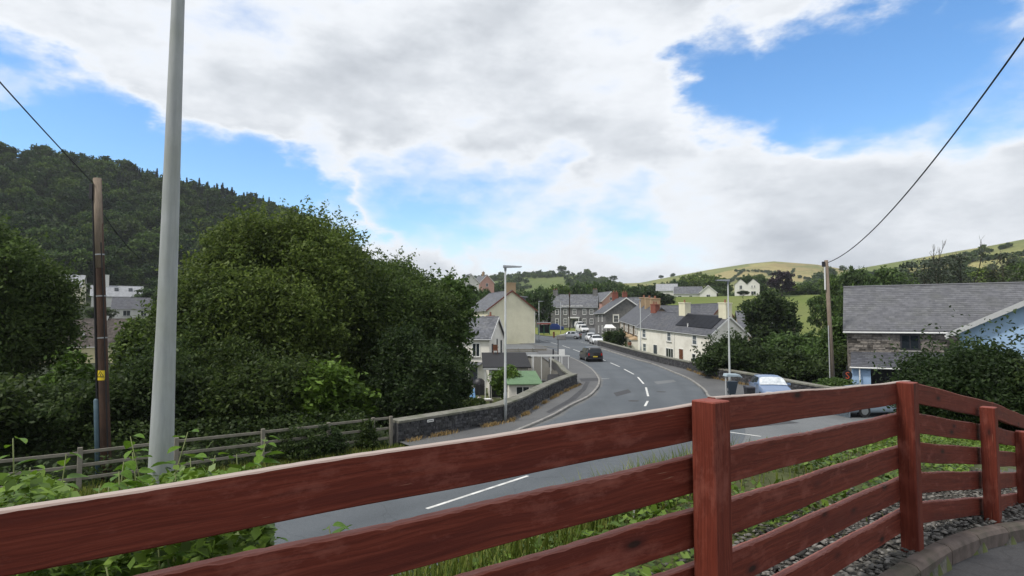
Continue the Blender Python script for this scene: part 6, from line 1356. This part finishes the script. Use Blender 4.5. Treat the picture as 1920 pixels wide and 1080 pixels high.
# ------------------------------------------------------------ the bank behind the red fence
def dn_of(x, y): return pdist(np.asarray(x), np.asarray(y), NEAR_EDGE)
r_ = np.random.default_rng(101)
def bank_points(n, x0, x1, y0, y1, dmin, dmax, kmin):
    x, y = r_.uniform(x0, x1, n), r_.uniform(y0, y1, n); d, s_ = dn_of(x, y); dk_, sk_ = pdist(x, y, KERB); m_ = (s_ < 0) & (d > dmin) & (d < dmax) & (sk_ > 0) & (dk_ > kmin); return x[m_], y[m_]
def blades(name, x, y, h, w, mat, label=None, lean=.5):
    n = len(x); z = height(x, y) - .02; a = r_.uniform(0, 6.283, n); hh_ = h * r_.uniform(.5, 1.25, n); L = r_.uniform(.1, lean, n) * hh_; wx, wy = -np.sin(a) * w, np.cos(a) * w
    b0 = np.stack([x - wx, y - wy, z], 1); b1 = np.stack([x + wx, y + wy, z], 1); mx = np.stack([x + np.cos(a) * L * .4, y + np.sin(a) * L * .4, z + hh_ * .6], 1); o7 = np.stack([wx, wy, 0 * wx], 1) * .75
    tip = np.stack([x + np.cos(a) * L, y + np.sin(a) * L, z + hh_], 1)
    v = np.stack([b0, b1, mx + o7, mx - o7, tip], 1).reshape(-1, 3); i = np.arange(n)[:, None] * 5; f = np.vstack([i + np.array([[0, 1, 2, 3]]), i + np.array([[3, 2, 4, 4]])])
    f2 = (i + np.array([[3, 2, 4]])); me = bpy.data.meshes.new(name); me.vertices.add(len(v)); me.vertices.foreach_set('co', v.astype(np.float32).ravel())
    q = (i + np.array([[0, 1, 2, 3]])); lv = np.concatenate([q.ravel(), f2.ravel()]).astype(np.int32); me.loops.add(len(lv)); me.loops.foreach_set('vertex_index', lv); me.polygons.add(2 * n)
    me.polygons.foreach_set('loop_start', np.concatenate([np.arange(n) * 4, 4 * n + np.arange(n) * 3]).astype(np.int32)); me.polygons.foreach_set('loop_total', np.concatenate([np.full(n, 4), np.full(n, 3)]).astype(np.int32)); me.update(calc_edges=True)
    o = link_mesh(name, me, mat); tag(o, label, 'grass', kind='stuff'); return o
x, y = bank_points(150000, -8, 17, 1, 24, .05, 6.4, 1.5); d_, _ = dn_of(x, y); k_ = (d_ < 3.6) | (r_.random(len(x)) < .35); blades('bank_grass', x[k_], y[k_], .17, .007, 'grass_blade', 'green grass on the bank between the red fence and the road')
x, y = bank_points(16000, -1.0, 4.5, 3.5, 9, 1.0, 5.5, 1.1); k_ = np.hypot(x - 1.0, y - 5.2) < 2.2; blades('long_grass', x[k_], y[k_], .38, .006, 'grass_blade', 'long lush grass tufts seen between the red boards', .8)
x, y = bank_points(130000, -6, 13, 1.5, 18, 1.8, 7.2, .86)
nz = np.sin(x * 2.1 + 1.3 * np.sin(y * 1.7)) + np.sin(y * 2.6 + x * .7); k_ = (nz + r_.normal(0, .5, len(x)) > -.9); x, y = x[k_], y[k_]
P = np.stack([x, y, height(x, y) + r_.uniform(.03, .16, len(x))], 1); v, f = leaf_arrays(P, .058, r_, 1.25, 1.4); o = link_mesh('ivy_cover', np_mesh('ivy_cover', v, f), 'leaf_ivy'); tag(o, 'low green ivy and weeds covering the bank behind the gravel', 'ground cover', kind='stuff')
# verge grass and dry weeds along the left pavement and walls
n = 26000; t = r_.uniform(0, 1, n); x = -21 + 17 * t + r_.normal(0, .9, n) + .3; y = 9.4 + 13.8 * t + r_.normal(0, .9, n) - .6; blades('verge_grass', x, y, .2, .012, 'grass_blade', 'rough grass of the verge along the grey paddock fence')
def weeds(name, label, pts, n, off, h):
    P_ = [Vector((a, b, 0)) for a, b in pts]; L_ = sum((b - a).length for a, b in zip(P_[:-1], P_[1:])); xs, ys = [], []
    dens_ = np.random.default_rng(n); centers = dens_.uniform(0, L_, max(8, int(L_ * 1.2)))
    for i in range(n):
        p, t_ = along(P_, float(np.clip(dens_.choice(centers) + dens_.normal(0, .25), 0, L_))); nn = Vector((t_.y, -t_.x, 0)); q = p + nn * (off + abs(dens_.normal(0, .09))); xs.append(q.x); ys.append(q.y)
    xs, ys = np.array(xs), np.array(ys); o = blades(name, xs, ys, h, .010, 'dry_weed', label, .9)
    zz_ = street(ys) + .10 - height(xs, ys); co = np.empty(len(o.data.vertices) * 3, np.float32); o.data.vertices.foreach_get('co', co); co = co.reshape(-1, 3); co[:, 2] += np.repeat(zz_, 5); o.data.vertices.foreach_set('co', co.ravel()); o.data.update(); return o
weeds('dry_weeds', 'dry brown weeds along the foot of the left stone parapet', [(-4.1, 23.5), (-2.2, 25.7), (-.25, 28.0), (.8, 31), (1.67, 34.3), (2.7, 37.9), (3.85, 41.5), (4.8, 44.2)], 2600, .05, .17)
weeds('dry_weeds', 'dry weeds along the foot of the right stone wall', [(16.5, 57), (16.25, 52.5), (16.2, 49), (16.7, 45), (17.15, 42), (17.5, 37.5)], 1100, .06, .22)
# pebbles of the gravel strip
ico_v = np.array([(0, 0, .55), (.9, 0, .1), (.28, .8, .12), (-.72, .5, .08), (-.72, -.5, .12), (.28, -.85, .08), (0, 0, -.5)]); ico_f = np.array([(0, 1, 2), (0, 2, 3), (0, 3, 4), (0, 4, 5), (0, 5, 1), (6, 2, 1), (6, 3, 2), (6, 4, 3), (6, 5, 4), (6, 1, 5)])
n = 75000; x, y = r_.uniform(-1.0, 10, n), r_.uniform(1.3, 11, n); dk_, sk_ = pdist(x, y, KERB); k_ = (sk_ > 0) & (dk_ > .12) & (dk_ < .95 + r_.normal(0, .16, n)) & (np.hypot(x, y) < 12); x, y = x[k_], y[k_]; n = len(x)
sz = r_.uniform(.012, .034, n)[:, None, None]; a = r_.uniform(0, 6.283, n); ca, sa = np.cos(a), np.sin(a)
vv = ico_v[None] * r_.uniform(.7, 1.3, (n, 7, 3)) * np.array([1.25, .9, .75]) * sz; vx = vv[..., 0] * ca[:, None] - vv[..., 1] * sa[:, None]; vy = vv[..., 0] * sa[:, None] + vv[..., 1] * ca[:, None]
tl = r_.normal(0, .3, (n, 1)); vz = vv[..., 2] + vx * tl
V_ = np.stack([vx + x[:, None], vy + y[:, None], vz + (height(x, y) + r_.uniform(.0, .03, n))[:, None]], -1).reshape(-1, 3); F_ = (np.arange(n)[:, None, None] * 7 + ico_f[None]).reshape(-1, 3)
o = link_mesh('gravel', np_mesh('gravel', V_, F_), 'pebble'); tag(o, 'loose grey gravel strip under the red fence', 'gravel', kind='stuff')
x, y = bank_points(5000, -1, 9, 2, 10, 1.5, 9, .3); k_ = (np.sin(x * 3.1) + np.sin(y * 2.7 + 1) + r_.normal(0, .4, len(x)) > .9); blades('gravel_weeds', x[k_], y[k_], .10, .006, 'grass_blade', 'thin grass and weeds growing through the gravel under the fence', 1.0)
# weeds growing from the kerb joint
for i, (sx_, lb) in enumerate(((4.55, 'grass tuft at the kerb joint by the corner post'), (5.15, 'weed tuft against the edging kerb beside the tarmac'), (3.95, 'green weeds low against the kerb face near the frame edge'), (5.9, 'tiny weed at the far kerb joint'))):
    p, t_ = along(kp, sx_); nn = Vector((t_.y, -t_.x, 0)); q = p + nn * .05; k_ = 70 if i < 3 else 30; al_, ou_ = r_.normal(0, .11, k_), np.abs(r_.normal(0, .05, k_)) - .02; xs, ys = q.x + t_.x * al_ + nn.x * ou_, q.y + t_.y * al_ + nn.y * ou_
    o = blades('weed_tuft', xs, ys, .11 if i < 3 else .07, .0045, 'grass_blade', None, 1.9); o['kind'] = 'thing'; del o['kind']; tag(o, lb, 'weed')
    co = np.empty(len(o.data.vertices) * 3, np.float32); o.data.vertices.foreach_get('co', co); co = co.reshape(-1, 3); co[:, 2] += np.repeat(plateau(xs) - .115 - height(xs, ys) + .02, 5); o.data.vertices.foreach_set('co', co.ravel()); o.data.update()
# tall leafy plants on the bank, every large leaf a piece of its own
def leaf_mesh_big(k):
    bm = bmesh.new(); prof_ = [(0, 0), (.10, .22), (.28, .36), (.5, .36), (.72, .25), (.9, .09), (1.0, 0)]; rows = []
    for u, w in prof_:
        z = -.22 * u * u + .02 * math.sin(k + u * 5); rows.append([bm.verts.new((u, -w, z + w * .28)), bm.verts.new((u, 0, z)), bm.verts.new((u, w, z + w * .28))])
    for a, b in zip(rows[:-1], rows[1:]):
        for j in range(2):
            try: bm.faces.new((a[j], b[j], b[j + 1], a[j + 1]))
            except ValueError: pass
    bmesh.ops.remove_doubles(bm, verts=bm.verts, dist=1e-4); bmesh.ops.recalc_face_normals(bm, faces=bm.faces); me = bpy.data.meshes.new('leaf'); bm.to_mesh(me); bm.free()
    for p in me.polygons: p.use_smooth = True
    me.materials.append(MATS['leaf_glossy']); return me
leaf_meshes = [leaf_mesh_big(k) for k in range(4)]
plant_rnd = random.Random(9)
def leafy_plant(x, y, z, top_z, n, label, group='tall leafy plants on the bank', size=.11):
    rt = empty('leafy_plant', (x, y, z)); tag(rt, label, 'plant', group); h = top_z - z; lx_, ly_ = plant_rnd.uniform(-.16, .16) * h, plant_rnd.uniform(-.12, .12) * h
    sp = lambda t: Vector((lx_ * t * t, ly_ * t * t, h * t)); MB().tube([sp(k / 6) for k in range(7)], [.009 - .001 * k for k in range(7)], 6).build('stem', 'stem_green', rt, smooth=True)
    for k in range(n):
        t = 1 - (k / n) ** 1.15 * .72; p = sp(t); az_ = k * 2.4 + plant_rnd.uniform(-.4, .4); s_ = size * plant_rnd.uniform(.7, 1.25) * (1.05 if k > 2 else .7)
        o = bpy.data.objects.new('leaf', leaf_meshes[k % 4]); col.objects.link(o); o.parent = rt; o.location = p + Vector((math.cos(az_), math.sin(az_), .1)) * .02; o.rotation_euler = (plant_rnd.uniform(-.4, .4), plant_rnd.uniform(-.35, .45), az_); o.scale = (s_, s_ * .95, s_)
specs = [(60, 818, 3.3), (30, 870, 3.0), (100, 850, 3.6), (115, 905, 3.0), (170, 895, 3.4), (215, 872, 3.7), (270, 812, 4.1), (250, 880, 3.2), (305, 850, 3.8), (330, 815, 4.2), (345, 880, 3.4), (385, 862, 3.9), (420, 842, 4.3), (450, 822, 4.5), (470, 845, 4.2), (15, 925, 2.7), (140, 935, 2.9), (215, 925, 3.0), (-30, 850, 3.0), (300, 905, 3.2), (400, 885, 3.6), (65, 900, 2.8), (185, 915, 3.3), (280, 880, 3.5), (355, 845, 4.0), (435, 870, 3.8)]
words = {0: 'tall leafy plant with drooping pale top at the left of the fence', 6: 'leafy plant rising in front of the steel lamp column base', 9: 'leafy plant with a bare reddish stem right of the steel column', 13: 'leafy plant ending the row of bank greenery near the road'}
for i, (px, ty, Y) in enumerate(specs):
    x = X_at(px, Y); t_ = at(px, ty, Y).z; leafy_plant(x, Y, hz(x, Y) - .05, t_, 22 if i < 15 else 18, words.get(i, 'broad leaved green plant among the thick bank greenery behind the fence'), size=.115 * Y / 3.6)
for i, (px, ty, Y) in enumerate([(330, 1030, 2.5), (400, 1015, 2.7), (455, 1010, 2.9), (490, 1005, 3.1), (650, 985, 3.6), (270, 1055, 2.3), (360, 1050, 2.5), (430, 1040, 2.8), (300, 1070, 2.4), (620, 1000, 3.5)]):
    x = X_at(px, Y); t_ = at(px, ty, Y).z; leafy_plant(x, Y, hz(x, Y) - .05, t_, 17, 'broad leaved green plant seen through the gap under the top board', 'leafy plants under the top board', size=.10 * Y / 2.8)
n = 20000; px_r = r_.uniform(-60, 520, n); Yr = r_.uniform(2.4, 5.6, n); x = (px_r - 960) / F * Yr; y = Yr; d_, s_ = dn_of(x, y); dk_, sk_ = pdist(x, y, KERB); k_ = (s_ < 0) & (sk_ > 0) & (dk_ > .9); x, y = x[k_], y[k_]
zc = CZ - (np.interp(x / y * F + 960, [-60, 500], [925, 905]) + 40 * np.sin(x * 7 + y * 5) - 602) / F * y; zg_ = height(x, y); P = np.stack([x, y, zg_ + (zc - zg_) * r_.uniform(0, 1, len(x)) ** .6], 1)[zc > zg_]
v, f = leaf_arrays(P, .05, r_, 1.35, 1.2); o = link_mesh('bank_greenery', np_mesh('bank_greenery', v, f), 'leaf_ivy'); tag(o, 'thick low greenery under the tall leafy plants on the bank', 'greenery', kind='stuff')
n = 60000; t = r_.uniform(0, 1, n); o_ = r_.uniform(.5, 9, n); x = -26 + 22 * t - .62 * o_; y = 6.2 + 17.2 * t + .78 * o_; P = np.stack([x, y, np.maximum(height(x, y), -2.6) + r_.uniform(0, 1, n) ** 2 * .9], 1); v, f = leaf_arrays(P, .12, r_, 1.5, .8)
o = link_mesh('undergrowth', np_mesh('undergrowth', v, f), 'leaf_dark'); tag(o, 'dark nettles and undergrowth on the slope behind the paddock fence', 'undergrowth', kind='stuff')
# ivy on the paddock fence posts
for i, (px, Y, w_, lb) in enumerate(((690, 22.6, 22, 'ivy wrapped round a paddock fence post near the parapet'), (618, 21.6, 54, 'ivy mound swallowing the paddock rails'), (560, 21.0, 60, 'dark creeper draped over the paddock rails'))):
    x = X_at(px, Y); rx = w_ / F * Y / 2; lobes = [(0, 0, .55, rx, rx, .62), (rx * .5, 0, .3, rx, rx, .4), (-rx * .6, 0, .3, rx, rx, .4)]
    make_tree('creeper', lb, (x, Y + .15, -.05), lobes, 3200, .075, .12, 'leaf_dark', 130 + i, .03, cat='creeper', limbs=2)
# ------------------------------------------------------------ air
hb = MB().box((-3300, -3300, -8), (3300, 3300, 170)).mesh('haze')
hm = bpy.data.materials.new('haze_air'); hm.use_nodes = True; t = hm.node_tree; t.nodes.clear()
pv = t.nodes.new('ShaderNodeVolumePrincipled'); pv.inputs['Color'].default_value = (.86, .91, .98, 1); pv.inputs['Density'].default_value = .00016; pv.inputs['Anisotropy'].default_value = .2
oo = t.nodes.new('ShaderNodeOutputMaterial'); t.links.new(pv.outputs[0], oo.inputs['Volume']); hb.materials.append(hm)
hz_o = bpy.data.objects.new('haze', hb); col.objects.link(hz_o); hz_o['kind'] = 'stuff'
